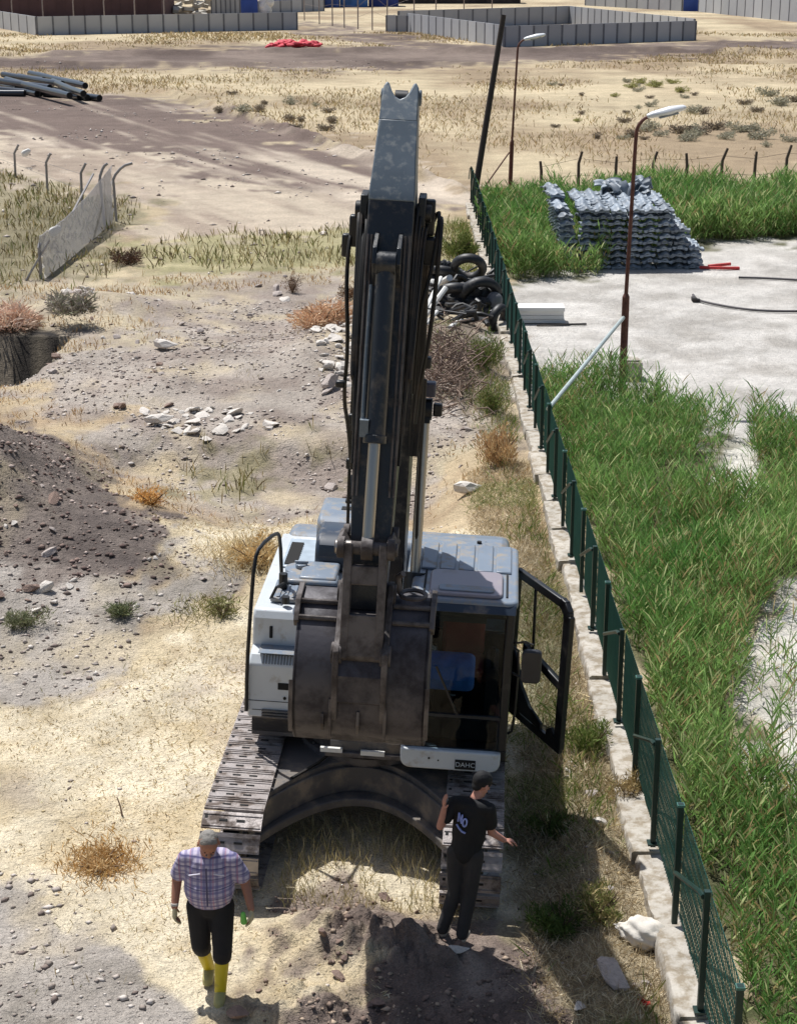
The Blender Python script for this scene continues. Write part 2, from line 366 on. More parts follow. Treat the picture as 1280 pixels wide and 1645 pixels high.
for _k in PAL:
    PAL[_k] = tuple(tuple(DESAT*v+(1-DESAT)*sum(c)/3+(2, 1, -1)[i] for i, v in enumerate(c)) for c in PAL[_k])
def build_ground():
    n = 1300
    yr = np.concatenate([[-60, -20, 0, 5, 8], 10.5*np.exp(np.linspace(0, math.log(420/10.5), n)), [520, 700, 1000, 1500, 2500]])
    u = np.concatenate([[-8, -3, -1.6], np.linspace(-1, 1, 560), [1.6, 3, 8]])
    wd = np.where(yr > 0, .27*np.maximum(yr, 10)+2.5, 6)
    X = wd[:, None]*u[None, :]; Y = np.repeat(yr[:, None], len(u), 1)
    x = X.ravel(); y = Y.ravel(); z = H(x, y)
    z = np.where(y > 480, z*0-.3, z)
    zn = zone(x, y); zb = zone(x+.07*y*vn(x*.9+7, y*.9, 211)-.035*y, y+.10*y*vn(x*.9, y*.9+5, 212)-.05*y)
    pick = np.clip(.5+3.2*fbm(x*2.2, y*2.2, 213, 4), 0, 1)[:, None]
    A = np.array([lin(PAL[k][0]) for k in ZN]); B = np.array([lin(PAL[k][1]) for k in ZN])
    far = sstep(35, 80, y)
    n1 = fbm(x*.8, y*.8, 201, 5)*(1-far)+fbm(x*.16, y*.10, 202, 5)*far
    n2 = fbm(x*4, y*4, 203, 3)
    t = np.clip(.42+n1*3.4+n2*1.6*(1-far), 0, 1)
    # churned bands across the bulldozed earth
    al = x*.43-y*.90; ac = x*.90+y*.43
    t2 = np.clip(.20+3.6*fbm(ac*.40, al*.05, 205, 4)+3.0*fbm(ac*1.4, al*.10, 206, 4)+1.6*fbm(x*.1, y*.1, 208, 2), 0, 1)
    t = np.where(np.isin(zn, [ZN.index('dirt'), ZN.index('sandy')]), t2, t)
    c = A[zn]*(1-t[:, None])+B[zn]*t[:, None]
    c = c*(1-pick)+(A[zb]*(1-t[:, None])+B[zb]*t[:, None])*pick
    # patches where one soil shows through another
    tan_ = np.array(lin((196, 180, 150))); gry = np.array(lin((172, 158, 146))); near_ = 1-sstep(50, 70, y)
    pt = np.clip(3.5*fbm(x*.9, y*.7, 221, 5)-.15, 0, .75)*near_*np.isin(zn, [ZN.index(k) for k in ('gravel', 'greydirt', 'mound')]); c = c*(1-pt[:, None])+tan_*pt[:, None]*np.where(zn == ZN.index('mound'), .62, 1)[:, None]
    pt = np.clip(3.5*fbm(x*.9, y*.7, 222, 5)-.25, 0, .6)*near_*np.isin(zn, [ZN.index(k) for k in ('straw', 'tan', 'orange')]); c = c*(1-pt[:, None])+gry*pt[:, None]
    # darker noise streaks over the far ground
    bm_ = np.clip(1.6*fbm(x*.05, y*.35, 207, 3)+.1, 0, .5)*(y > 100)
    c = c*(1-.35*bm_[:, None])
    # soften zone edges
    C = c.reshape(len(yr), len(u), 3)
    for _ in range(2): C[1:-1, 1:-1] = (C[1:-1, 1:-1]*2+C[:-2, 1:-1]+C[2:, 1:-1]+C[1:-1, :-2]+C[1:-1, 2:])/6
    c = C.reshape(-1, 3)
    R, Cn = len(yr), len(u); i = np.arange(R-1)[:, None]*Cn+np.arange(Cn-1)[None, :]; i = i.ravel()
    F = np.stack([i, i+1, i+Cn+1, i+Cn], 1)
    m = attr_mat('soil', .95, 0, [(110, .74, 1.24, 3), (34, .82, 1.16, 4), (7, .88, 1.10, 5), (.9, .84, 1.12, 8), (.22, .9, 1.08, 8)], [(9, .06), (28, .035), (90, .012)])
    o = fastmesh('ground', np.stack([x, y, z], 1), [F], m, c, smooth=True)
    tag(o, kind='structure')
build_ground()

# ------------------------------------------------------------------ leaves, blades and stones as cover
M_leaf = attr_mat('leaf', .55, .35)
M_straw = attr_mat('dry_leaf', .7, .2)
M_stone = attr_mat('loose_stone', .9, 0, [(25, .8, 1.2, 3)])
def leaves(base, dirv, L, Wd, droop, col):
    n = len(base); d = dirv/np.linalg.norm(dirv, axis=1, keepdims=True)
    r = RNG.normal(size=(n, 3)); r[:, 2] *= .3; s = np.cross(d, r); s /= np.linalg.norm(s, axis=1, keepdims=True)+1e-9
    L = L[:, None]; w2 = Wd[:, None]*.5; dz = np.array([[0, 0, 1.]])
    p1 = base+d*L*.5-dz*(droop[:, None]*L*.12); p2 = base+d*L-dz*(droop[:, None]*L*.5)
    V = np.stack([base-s*w2*.6, base+s*w2*.6, p1+s*w2, p1-s*w2, p2], 1).reshape(-1, 3)
    k = np.arange(n)*5
    Q = np.stack([k, k+1, k+2, k+3], 1); T = np.stack([k+3, k+2, k+4], 1)
    return V, Q, T, np.repeat(col, 5, 0)
def palette(n, cols, wts=None, jit=.12):
    cols = np.array([lin(c) for c in cols]); wts = None if wts is None else np.array(wts)/sum(wts)
    c = cols[RNG.choice(len(cols), n, p=wts)]; return np.clip(c*(1+RNG.normal(0, jit, (n, 1))), .003, .95)
def scatter(x0, x1, y0, y1, n, wid=None):
    y = np.sqrt(RNG.uniform(y0*y0, y1*y1, n)) if wid else RNG.uniform(y0, y1, n)
    x = RNG.uniform(-1, 1, n)*wid*y if wid else RNG.uniform(x0, x1, n)
    return x, y

def reeds(name, label, n, x0, y0, y1, h0, h1, nl, wl, seed):
    y = RNG.uniform(y0, y1, n); x = x0+RNG.uniform(0, 1, n)*(np.maximum(.245*y1+1.0, 0)-x0)
    keep = x < .245*y+1.2; x, y = x[keep], y[keep]
    dens = fbm(x*.5, y*.5, seed, 3); zz = zone(x, y); ok = ((zz == ZN.index('reedsoil')) | ((zz == ZN.index('sand')) & (RNG.uniform(size=len(x)) < .12) & (fbm(x*1.3, y*1.3, 77, 3) > 0))) & (dens > -.22) & (RNG.uniform(size=len(x)) < .45+2.4*(dens+.22)) & (x > 2.95)
    x, y = x[ok], y[ok]; n = len(x); z = H(x, y)
    hh = (h0+(h1-h0)*np.clip(.5+1.6*fbm(x*.6, y*.6, seed+5, 3)+RNG.normal(0, .16, n), 0, 1.3))
    ln = RNG.normal(0, .10, (n, 2))+np.stack([fbm(x*.7, y*.7, seed+8, 2), fbm(x*.7+9, y*.7, seed+9, 2)], 1)*.5
    B = []; D = []; Ls = []; Ws = []; Dr = []; Cc = []
    tone = np.clip(.5+2.2*fbm(x*.45, y*.45, seed+11, 3), 0, 1)
    for k in range(nl):
        f = .12+.8*k/nl+RNG.uniform(-.06, .06, n)
        top = np.stack([x+ln[:, 0]*hh*f, y+ln[:, 1]*hh*f, z+hh*f], 1)
        a = RNG.uniform(0, 2*PI, n); up = 1.15+.7*f
        d = np.stack([np.cos(a), np.sin(a), up], 1)
        B.append(top); D.append(d); Ls.append(hh*RNG.uniform(.24, .42, n)); Ws.append(wl*RNG.uniform(.7, 1.3, n)); Dr.append(RNG.uniform(.1, .75, n))
        c0 = np.array(lin((138, 170, 96))); c1 = np.array(lin((98, 142, 70))); c2 = np.array(lin((196, 202, 142)))
        c = c0*(1-tone[:, None])+c1*tone[:, None]
        hi = RNG.uniform(size=(n, 1)) < .16; c = np.where(hi, c2, c)
        dry = RNG.uniform(size=(n, 1)) < (.05+.22*np.clip(fbm(x*.4, y*.4, seed+20, 3)*3, 0, 1))[:, None]; c = np.where(dry, np.array(lin((170, 150, 105))), c)
        Cc.append(c*(1+RNG.normal(0, .13, (n, 1))))
    # stems
    B.append(np.stack([x, y, z], 1)); D.append(np.stack([ln[:, 0], ln[:, 1], np.ones(n)], 1)); Ls.append(hh*1.0); Ws.append(np.full(n, wl*.55)); Dr.append(np.zeros(n)); Cc.append(np.tile(np.array(lin((120, 132, 74))), (n, 1)))
    V, Q, T, C = leaves(np.concatenate(B), np.concatenate(D), np.concatenate(Ls), np.concatenate(Ws), np.concatenate(Dr), np.clip(np.concatenate(Cc), .003, 1))
    o = fastmesh(name, V, [Q, T], M_leaf, C); tag(o, label, 'reeds', kind='stuff')
reeds('reed_bed', 'dense green reeds growing right of the green mesh fence in the foreground', 26000, 2.95, 11.0, 39.0, .45, 1.15, 8, .019, 300)
reeds('reed_bed', 'band of tall green reeds behind the stack of grey moulded pieces', 30000, 2.95, 48.0, 68.0, .7, 1.5, 6, .038, 340)

def grasses():
    V = []; Q = []; T = []; C = []; off = 0
    def put(x, y, h, wdt, cols, wts=None, lean=.35):
        nonlocal off
        n = len(x)
        if not n: return
        b = np.stack([x, y, H(x, y)-.01], 1); d = np.concatenate([RNG.normal(0, lean, (n, 2)), np.ones((n, 1))], 1)
        v, q, t, c = leaves(b, d, h, wdt, RNG.uniform(0, .6, n), palette(n, cols, wts))
        V.append(v); Q.append(q+off); T.append(t+off); C.append(c); off += len(v)
    def zoned(names, n, y0, y1, hr, wr, cols, wts=None, thr=-.05, sc=.9, seed=0, lean=.35, clump=None):
        x, y = scatter(0, 0, y0, y1, n, .27)
        nz = fbm(x*sc, y*sc, 400+seed, 4)
        ok = np.isin(zone(x, y), [ZN.index(k) for k in names]) & (nz > thr) & (x < 2.45) & (RNG.uniform(size=n) < np.clip((nz-thr)*5, .05, 1))
        x, y = x[ok], y[ok]; m = len(x)
        put(x, y, RNG.uniform(hr[0], hr[1], m)*(1+np.clip(nz[ok], 0, 1)), RNG.uniform(wr[0], wr[1], m)*(.6+y/40), cols, wts, lean)
    ST = [(226, 210, 172), (208, 188, 144), (238, 226, 194), (178, 156, 116)]
    zoned(['straw', 'field'], 90000, 11, 34, (.03, .10), (.006, .014), ST, seed=1, lean=1.0, thr=-.1)
    zoned(['orange', 'tan'], 60000, 18, 60, (.06, .2), (.008, .016), [(212, 180, 132), (190, 150, 104), (226, 204, 162), (150, 118, 84)], seed=2, thr=-.08)
    zoned(['oldgrass', 'paleolive'], 50000, 28, 80, (.15, .45), (.010, .022), [(170, 156, 110), (140, 130, 80), (196, 178, 136), (116, 122, 66), (112, 96, 70)], seed=3, thr=-.15)
    zoned(['drystrip', 'brush'], 120000, 11, 45, (.08, .26), (.006, .014), [(196, 182, 150), (214, 202, 172), (136, 142, 92), (116, 130, 74), (164, 146, 116)], seed=4, thr=-.10, lean=.6)
    zoned(['greydirt', 'gravel', 'clods'], 16000, 12, 44, (.03, .12), (.006, .012), [(196, 178, 136), (150, 146, 96), (170, 150, 110)], seed=5, thr=.10)
    # rough dry cover of the far fields
    x, y = scatter(0, 0, 62, 200, 90000, .27); nz = fbm(x*.12, y*.08, 461, 5); ok = np.isin(zone(x, y), [ZN.index('field')]) & (nz > -.06) & (RNG.uniform(size=len(x)) < np.clip((nz+.06)*5, .05, 1)); x, y = x[ok], y[ok]; m = len(x)
    put(x, y, RNG.uniform(.12, .4, m)*(1+nz[ok]), y*.00045, [(206, 186, 140), (186, 160, 116), (150, 128, 96), (164, 152, 108)], None, .5)
    n = 60000; y = RNG.uniform(11, 32, n); x = RNG.uniform(1.15, 2.52, n); nz = fbm(x*1.1, y*1.1, 471, 4); g_ = fbm(x*.8, y*.6, 472, 3)
    for lo_, hi_, cs_ in ((-1, .06, [(206, 190, 156), (222, 208, 178), (182, 162, 128), (150, 132, 104)]), (.06, 1, [(140, 150, 92), (118, 132, 76), (170, 164, 116), (200, 186, 146)])):
        ok = (g_ >= lo_) & (g_ < hi_) & (nz > -.12) & (RNG.uniform(size=n) < .75*sstep(1.1, 1.5, x)); m = ok.sum(); put(x[ok], y[ok], RNG.uniform(.04, .20, m)*(1+1.5*np.clip(nz[ok], 0, 1)), RNG.uniform(.005, .011, m), cs_, None, .9)
    # green strip hugging the plinth
    n = 9000; y = RNG.uniform(13, 62, n); x = 2.45-np.abs(RNG.normal(0, .42, n)); nz = fbm(x*.8, y*.5, 444, 3)
    ok = nz > .0; x, y = x[ok], y[ok]; m = len(x); put(x, y, RNG.uniform(.1, .34, m)*(1+.5*(y > 40)), RNG.uniform(.008, .02, m), [(98, 124, 52), (120, 140, 70), (150, 150, 92), (180, 162, 116)], None, .5)
    # tall weeds between and behind the tracks
    n = 1700; x = RNG.uniform(-1.25, .75, n); y = RNG.uniform(15.75, 17.6, n); nz = fbm(x*2, y*2, 451, 3); ok = nz > -.03; x, y = x[ok], y[ok]
    m = len(x); put(x, y, RNG.uniform(.08, .32, m), RNG.uniform(.006, .012, m), [(220, 204, 160), (190, 178, 130), (160, 150, 108)], None, .3)
    # bushes of straw seen beside the machine
    for (px, py, r, k, cs, hh) in [(165, 1380, .45, 900, [(206, 170, 110), (186, 150, 96)], .14), (410, 905, .7, 1600, ST, .28), (330, 985, .5, 300, [(140, 140, 90), (160, 150, 100)], .2), (560, 1050, .3, 10, ST, .2)]:
        g = W(px, py); x = g.x+RNG.normal(0, r*.5, k); y = g.y+RNG.normal(0, r*.6, k); ok = x < 2.4
        put(x[ok], y[ok], RNG.uniform(hh*.5, hh*1.3, ok.sum()), np.full(ok.sum(), .012), cs, None, .6)
    o = fastmesh('dry_grass', np.concatenate(V), [np.concatenate(Q), np.concatenate(T)], M_straw, np.concatenate(C)); tag(o, 'dry straw coloured grass and weeds over the waste ground', 'grass', kind='stuff')
grasses()

def gravel():
    oct_ = np.array([(1, 0, 0), (0, 1, 0), (-1, 0, 0), (0, -1, 0), (0, 0, 1), (0, 0, -.6)], float)
    tf = np.array([(0, 1, 4), (1, 2, 4), (2, 3, 4), (3, 0, 4), (1, 0, 5), (2, 1, 5), (3, 2, 5), (0, 3, 5)])
    X = []; Y = []; S = []; C = []
    def put(names, n, y0, y1, smin, smax, cols, thr, sc, seed):
        x, y = scatter(0, 0, y0, y1, n, .27); nz = fbm(x*sc, y*sc, seed, 4)
        ok = np.isin(zone(x, y), [ZN.index(k) for k in names]) & (nz > thr) & (x < 2.4)
        x, y = x[ok], y[ok]; m = len(x); s = smin*(smax/smin)**(RNG.uniform(size=m)**2.2)
        X.append(x); Y.append(y); S.append(s); C.append(palette(m, cols))
    G_ = [(186, 174, 164), (160, 148, 138), (210, 200, 190), (134, 120, 112)]
    put(['gravel', 'greydirt'], 60000, 11, 48, .008, .06, G_, -.12, .8, 501)
    put(['mound'], 16000, 22, 36, .015, .075, [(140, 120, 110), (108, 90, 84), (176, 160, 150), (92, 78, 72)], -.12, .7, 502)
    put(['clods'], 9000, 11, 17, .01, .05, [(150, 130, 116), (122, 104, 94), (176, 156, 136)], -.1, 1.2, 503)
    put(['straw', 'tan', 'orange', 'drystrip'], 12000, 11, 50, .01, .04, G_+[(200, 180, 140)], .04, .9, 504)
    put(['dirt', 'road', 'sandy', 'oldgrass', 'paleolive'], 9000, 45, 150, .04, .13, G_, .05, .3, 505)
    x = np.concatenate(X); y = np.concatenate(Y); s = np.concatenate(S); c = np.concatenate(C); n = len(x)
    a = RNG.uniform(0, 2*PI, n); sx = s*RNG.uniform(.6, 1.4, n); sy = s*RNG.uniform(.6, 1.4, n); sz = s*RNG.uniform(.4, .9, n)
    v = oct_[None]*(1+RNG.normal(0, .18, (n, 6, 1))); vx = v[:, :, 0]*sx[:, None]; vy = v[:, :, 1]*sy[:, None]
    V = np.stack([x[:, None]+vx*np.cos(a)[:, None]-vy*np.sin(a)[:, None], y[:, None]+vx*np.sin(a)[:, None]+vy*np.cos(a)[:, None], H(x, y)[:, None]+v[:, :, 2]*sz[:, None]+sz[:, None]*.2], 2)
    F = (tf[None]+(np.arange(n)*6)[:, None, None]).reshape(-1, 3)
    o = fastmesh('gravel', V.reshape(-1, 3), [F], M_stone, np.repeat(c, 6, 0)); tag(o, 'small loose stones and clods over the bare ground', 'gravel', kind='stuff')
gravel()
# ------------------------------------------------------------------ paints and metals
M_white = mat('white_paint', (200, 205, 208), .4, 0, .05, 3, c2=(172, 166, 156), c2amt=.18, c2scale=5, coat=.2)
M_cover = mat('blue_grey_paint', (122, 133, 146), .42, 0, .08, 3, c2=(148, 138, 124), c2amt=.42, c2scale=7, coat=.25)
M_hood = mat('shaded_slate_paint', (46, 56, 70), .35, 0, .06, 3, c2=(120, 112, 104), c2amt=.15, coat=.25)  # slate paint darkened to carry the boom's shade on the pump hood
M_black = mat('black_paint', (26, 27, 29), .42, 0, .1, 4, c2=(70, 64, 58), c2amt=.2, c2scale=6)
M_boom = mat('boom_paint', (34, 38, 44), .34, 0, .1, 3, c2=(84, 80, 76), c2amt=.35, c2scale=7, bump=.002)
M_tail = mat('skylit_boom_paint', (92, 104, 114), .42, 0, .08, 5, c2=(128, 134, 136), c2amt=.35, c2scale=12)  # boom paint lightened: sky light on the stick tail put into the colour
M_hose = mat('rubber_hose', (22, 21, 20), .6, 0, .1, 5, c2=(72, 62, 54), c2amt=.3)
M_chrome = mat('chrome', (168, 164, 158), .34, 1., .03, 3)
M_steel = mat('dusty_steel', (100, 94, 92), .62, .2, .16, 5, bump=.004, bscale=25, c2=(72, 65, 62), c2amt=.55, c2scale=3.5)
M_bucket = mat('bucket_steel', (78, 75, 79), .5, .2, .15, 3, bump=.003, bscale=18, c2=(56, 52, 55), c2amt=.6, c2scale=2.2)
M_edge = mat('polished_steel', (176, 170, 164), .35, .7, .1, 8, bump=.002)
M_shoe = mat('track_steel', (160, 152, 148), .5, .35, .12, 9, bump=.004, bscale=40, c2=(104, 92, 84), c2amt=.5, c2scale=5)
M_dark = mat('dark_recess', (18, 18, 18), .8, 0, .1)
M_frame = mat('frame_paint', (92, 88, 86), .6, 0, .12, 3, c2=(132, 120, 106), c2amt=.5, c2scale=3, bump=.003)
M_hatch = mat('roof_hatch_plastic', (148, 140, 146), .3, 0, .05, 3, c2=(150, 144, 138), c2amt=.2)
M_glass = glass_mat('tinted_glass', (.62, .70, .74), .0)
M_clear = glass_mat('clear_glass', (.80, .84, .82), .0)
M_text = mat('plate_text', (190, 196, 200), .5)

Ex = Matrix.Translation((MACH[0], MACH[1], 0)) @ Matrix.Rotation(MYAW, 4, 'Z') @ Matrix.Rotation(MROLL, 4, 'Y')
EXC = thing('excavator', 'white and dark grey tracked excavator with raised boom and open cab door', 'excavator', mw=Ex)
EXC.matrix_basis = Ex
UX = -.13
def rrect(x0, x1, z0, z1, r, n=4, corners=(1, 1, 1, 1)):
    P = []
    for (cx, cz, a0, on) in ((x1-r, z1-r, 0, corners[0]), (x0+r, z1-r, 90, corners[1]), (x0+r, z0+r, 180, corners[2]), (x1-r, z0+r, 270, corners[3])):
        if on:
            for k in range(n+1): a = math.radians(a0+90*k/n); P.append((cx+r*math.cos(a), cz+r*math.sin(a)))
        else: P.append((x1 if a0 in (0, 270) else x0, z1 if a0 in (0, 90) else z0))
    return P
# ---- tracks
def make_track(sx):
    cx = UX+sx*1.24; y0, y1, r, zc = -2.02, 2.0, .42, .465
    def at(s):
        L = y1-y0; P = 2*L+2*PI*r; s %= P
        if s < L: return (y0+s, zc+r, 0)
        s -= L
        if s < PI*r: a = s/r; return (y1+r*math.sin(a), zc+r*math.cos(a), -a)
        s -= PI*r
        if s < L: return (y1-s, zc-r, -PI)
        s -= L; a = s/r; return (y0-r*math.sin(a), zc-r*math.cos(a), -PI-a)
    P = 2*(y1-y0)+2*PI*r; n = 48; m = MB()
    for k in range(n):
        y, z, a = at(k*P/n); R = Matrix.Rotation(a, 3, 'X'); c = Vector((cx, y, z)); o = R @ Vector((0, 0, .018))
        jit = random.uniform(-.004, .004)
        m.cur = 0; m.box(c+o*(1+jit), (.62, P/n-.022, .026), R)
        for q in (-.07, .065): m.box(c+R @ Vector((0, q, .034)), (.60, .016, .012), R)
        m.cur = 1
        for q in (-.09, .09): m.box(c+R @ Vector((q, .0, .0345)), (.085, .024, .006), R)
        m.box(c+R @ Vector((0, 0, -.03)), (.16, P/n*.8, .06), R)
        m.box(c+R @ Vector((-.27, .03, .033)), (.03, .03, .006), R)
    t = m.build('track', [M_shoe, M_dark], EXC)
    f = MB(); f.b2(cx-.17, cx+.17, y0+.35, y1-.35, .22, .70); f.prism([(y0+.35, .66), (y1-.35, .66), (y1-.35, .72), (y0+.35, .72)], cx-.22, cx+.22)
    f.build('track_frame', M_frame, t, .02)
    for yy in (y0, y1):
        g = MB(); g.cyl((cx-.09, yy, zc), (cx+.09, yy, zc), r-.05, n=28); g.cyl((cx-.13, yy, zc), (cx+.13, yy, zc), .14, n=16)
        if yy == y1:
            for k in range(16): a = 2*PI*k/16; g.box((cx, yy+math.sin(a)*(r-.03), zc+math.cos(a)*(r-.03)), (.07, .05, .07), Matrix.Rotation(-a, 3, 'X'))
        g.build('sprocket' if yy == y1 else 'idler_wheel', M_frame, t, .008)
    for k in range(7):
        g = MB(); yy = y0+.55+k*(y1-y0-1.1)/6; g.cyl((cx-.15, yy, .15), (cx+.15, yy, .15), .09, n=16); g.build('roller', M_frame, t)
make_track(-1); make_track(1)
# ---- car body arching between the tracks
def arc(n, x0, x1, yb, ya): return [(x0+(x1-x0)*k/n, yb+(ya-yb)*math.sin(PI*k/n)**.85) for k in range(n+1)]
m = MB(); xa, xb = UX-1.10, UX+1.10
def strip(mb, F_, B_, z0, z1):
    n = len(F_); vs = [(p[0], p[1], z1) for p in F_]+[(p[0], p[1], z1) for p in B_]+[(p[0], p[1], z0) for p in F_]+[(p[0], p[1], z0) for p in B_]; fs = []
    for k in range(n-1): fs += [(k, k+1, n+k+1, n+k), (2*n+k, 3*n+k, 3*n+k+1, 2*n+k+1), (k, 2*n+k, 2*n+k+1, k+1), (n+k, n+k+1, 3*n+k+1, 3*n+k)]
    mb.add(vs, fs+[(0, n, 3*n, 2*n), (n-1, 3*n-1, 4*n-1, 2*n-1)])
A1 = arc(28, xa, xb, -1.95, -.66); strip(m, A1, [(p[0], 1.5) for p in A1], .78, .86)
A2 = arc(28, xa, xb, -2.0, -.72); strip(m, A2, [(p[0], p[1]+.07) for p in A2], .50, .80)
cb = m.build('car_body', M_frame, EXC, .01, 30)
A3 = arc(28, xa, xb, -2.12, -.90)
m = MB(); strip(m, A3, [(p[0], p[1]+.26) for p in A3], .40, .50); m.build('lower_flange', M_frame, cb, .015)
m = MB()
for x_ in (-.8, -.35, .35, .8): m.prism([(-.60-.9*abs(x_)**2.2, .50), (-.60-.9*abs(x_)**2.2, .78), (.2, .78), (.2, .50)], UX+x_-.015, UX+x_+.015)
m.build('stiffener', M_frame, cb);
m = MB(); m.cyl((UX, 0, .80), (UX, 0, 1.06), .72, n=40); m.cyl((UX, 0, .86), (UX, 0, .93), .80, n=40)
for k in range(28): a = 2*PI*k/28; m.cyl((UX+.76*math.cos(a), .76*math.sin(a), .93), (UX+.76*math.cos(a), .76*math.sin(a), .955), .018, n=6)
m.build('swing_ring', M_steel, EXC, 0)
m = MB(); m.tube([(UX-.75, -1.25, .87), (UX-.5, -.9, .9), (UX-.35, -.6, .93)], .02, 6); m.build('swivel_hose', M_hose, cb)
# ---- upper platform
XL, XR = -1.46, 1.42
m = MB(); m.b2(XL+.04, XR-.05, -.55, 2.5, 1.06, 1.24); m.b2(-.5, .36, -.95, .3, 1.06, 1.22); m.b2(XL+.04, XR-.05, -.55, -.49, 1.02, 1.30)
pf = m.build('platform', M_frame, EXC, .012)
m = MB(); m.b2(-.60, -.36, -1.02, -.98, 1.10, 1.15); m.b2(-.16, .10, -1.02, -.98, 1.09, 1.14); m.build('lit_edge_strip', mat('lit_edge_white', (225, 222, 215), .5), pf)  # white strips paint the sunlit edge of the platform
m = MB(); m.b2(-.55, .30, -1.0, -.93, 1.04, 1.10); m.build('front_step', M_steel, pf, .01)
# right hand boxes
m = MB(); m.prism([(-.62, 1.27), (-.62, 1.90), (-.54, 1.99), (-.33, 2.03), (-.33, 1.27)], XL, -.50)
tb = m.build('tool_box', M_white, EXC, .022)
m = MB(); m.b2(-1.36, -.72, -.60, -.30, 2.03, 2.036); m.build('tread_pad', M_cover, tb)
m = MB()
for k in range(18): m.box((-1.30+k*.033, -.575, 1.955), (.012, .11, .012), Matrix.Rotation(math.radians(48), 3, 'X'))
m.build('vent_louvre', mat('vent_grey', (120, 122, 122), .6), tb)
m = MB(); m.b2(-1.13, -.97, -.628, -.60, 1.62, 1.70); m.build('recessed_pull', M_dark, tb, .004)
m = MB(); m.cyl((-1.05, -.63, 1.52), (-1.05, -.61, 1.52), .018, n=12); m.build('lock', M_dark, tb)
m = MB(); m.b2(XL+.0, -.52, -.626, -.61, 1.47, 1.475); m.b2(XL+.05, -.52, -.626, -.61, 1.36, 1.365); m.build('panel_seam', M_dark, tb)
m = MB()
for k in range(3): m.b2(-1.30, -.62, -.66-.0*k, -.60, 1.29+.035*k, 1.305+.035*k)
m.build('step_grille', M_frame, tb, .004)
# engine deck body (white sides, blue grey top)
m = MB(); m.prism([(-.33, 1.27), (-.36, 2.35), (-.30, 2.44), (2.2, 2.46), (2.45, 2.36), (2.5, 1.27)], XL, -.46)
dk = m.build('side_cabinet', M_white, EXC, .03)
m = MB(); m.b2(-1.27, -1.235, -.372, -.34, 2.12, 2.26); m.build('handle_slot', M_dark, dk, .006)
m = MB(); m.b2(-1.30, -.50, -.12, .48, 2.455, 2.50)
for k in range(9): m.b2(-1.24+k*.085, -1.20+k*.085, -.08, .30, 2.50, 2.515)
m.build('ribbed_cover', M_cover, dk, .01)
m = MB(); m.b2(-1.22, -.60, .33, .62, 2.50, 2.56); m.b2(-1.05, -.62, .38, .95, 2.50, 2.585); m.build('stepped_cover', M_cover, dk, .03)
m = MB(); m.cyl((-1.06, .78, 2.46), (-1.06, .78, 2.55), .19, n=28); m.cyl((-1.06, .78, 2.55), (-1.06, .78, 2.60), .07, n=16); m.box((-1.06, .78, 2.62), (.16, .03, .03)); m.build('filler_cap', M_cover, dk, .01)
m = MB(); m.b2(-1.33, -.95, 1.0, 2.0, 2.455, 2.475); m.build('access_panel', mat('pale_blue_paint', (168, 180, 190), .35, coat=.2), dk, .01)
m = MB()
for k in range(12): m.box((-1.22, 1.08+k*.065, 2.485), (.15, .03, .014), Matrix.Rotation(.5, 3, 'X'))
m.build('vent_grille', M_dark, dk)
def hoodbox(x0, x1, y0, y1, z0, z1, r=.12):
    P = [(y0, z0), (y0, z1-r*1.4), (y0+r*.25, z1-r*.55), (y0+r*.9, z1-r*.1), (y0+r*1.8, z1), (y1-r, z1), (y1-r*.3, z1-r*.3), (y1, z1-r), (y1, z0)]
    return MB().prism(P, x0, x1)
hoodbox(-.93, -.40, .95, 1.75, 2.45, 2.86, .16).build('pump_hood', M_hood, EXC, .05, seg=3)
eh = hoodbox(-.98, -.20, 1.55, 2.55, 2.40, 2.90, .14).build('engine_hood', M_cover, EXC, .05, seg=3)
m = MB(); m.b2(-.72, -.60, 1.95, 2.08, 2.90, 2.906); m.b2(-.56, -.46, 1.95, 2.08, 2.90, 2.906); m.build('hood_vent', M_dark, eh)
m = MB(); m.b2(-.70, -.36, 2.22, 2.42, 2.89, 2.94); m.build('exhaust_base', M_dark, eh, .02)
m = MB(); m.tube([(-.62, 2.32, 2.9), (-.62, 2.32, 3.1), (-.62, 2.40, 3.2)], .05, 12, 1); m.build('exhaust_pipe', M_black, eh)
cw = MB().prism([(2.05, 1.12), (2.05, 2.42), (2.2, 2.50), (2.62, 2.46), (2.88, 2.25), (2.92, 1.3), (2.8, 1.12)], XL+.06, XR-.06).build('counterweight', M_cover, EXC, .10, seg=3)
m = MB(); m.prism([(.62, 1.27), (.62, 2.42), (1.2, 2.48), (2.3, 2.50), (2.55, 2.42), (2.6, 1.27)], .15, 1.12); rh = m.build('radiator_cabinet', M_cover, EXC, .07, seg=3)
m = MB(); m.cyl((.98, 2.2, 2.49), (.98, 2.2, 2.525), .03, n=12); m.cyl((.98, 1.95, 2.49), (.98, 1.95, 2.525), .03, n=12); m.b2(.20, .38, 1.42, 1.48, 2.485, 2.51); m.build('latch', M_dark, rh)
m = MB(); m.b2(XR-.35, XR-.02, .62, 2.2, 1.24, 2.2); m.build('battery_cabinet', M_white, EXC, .03)
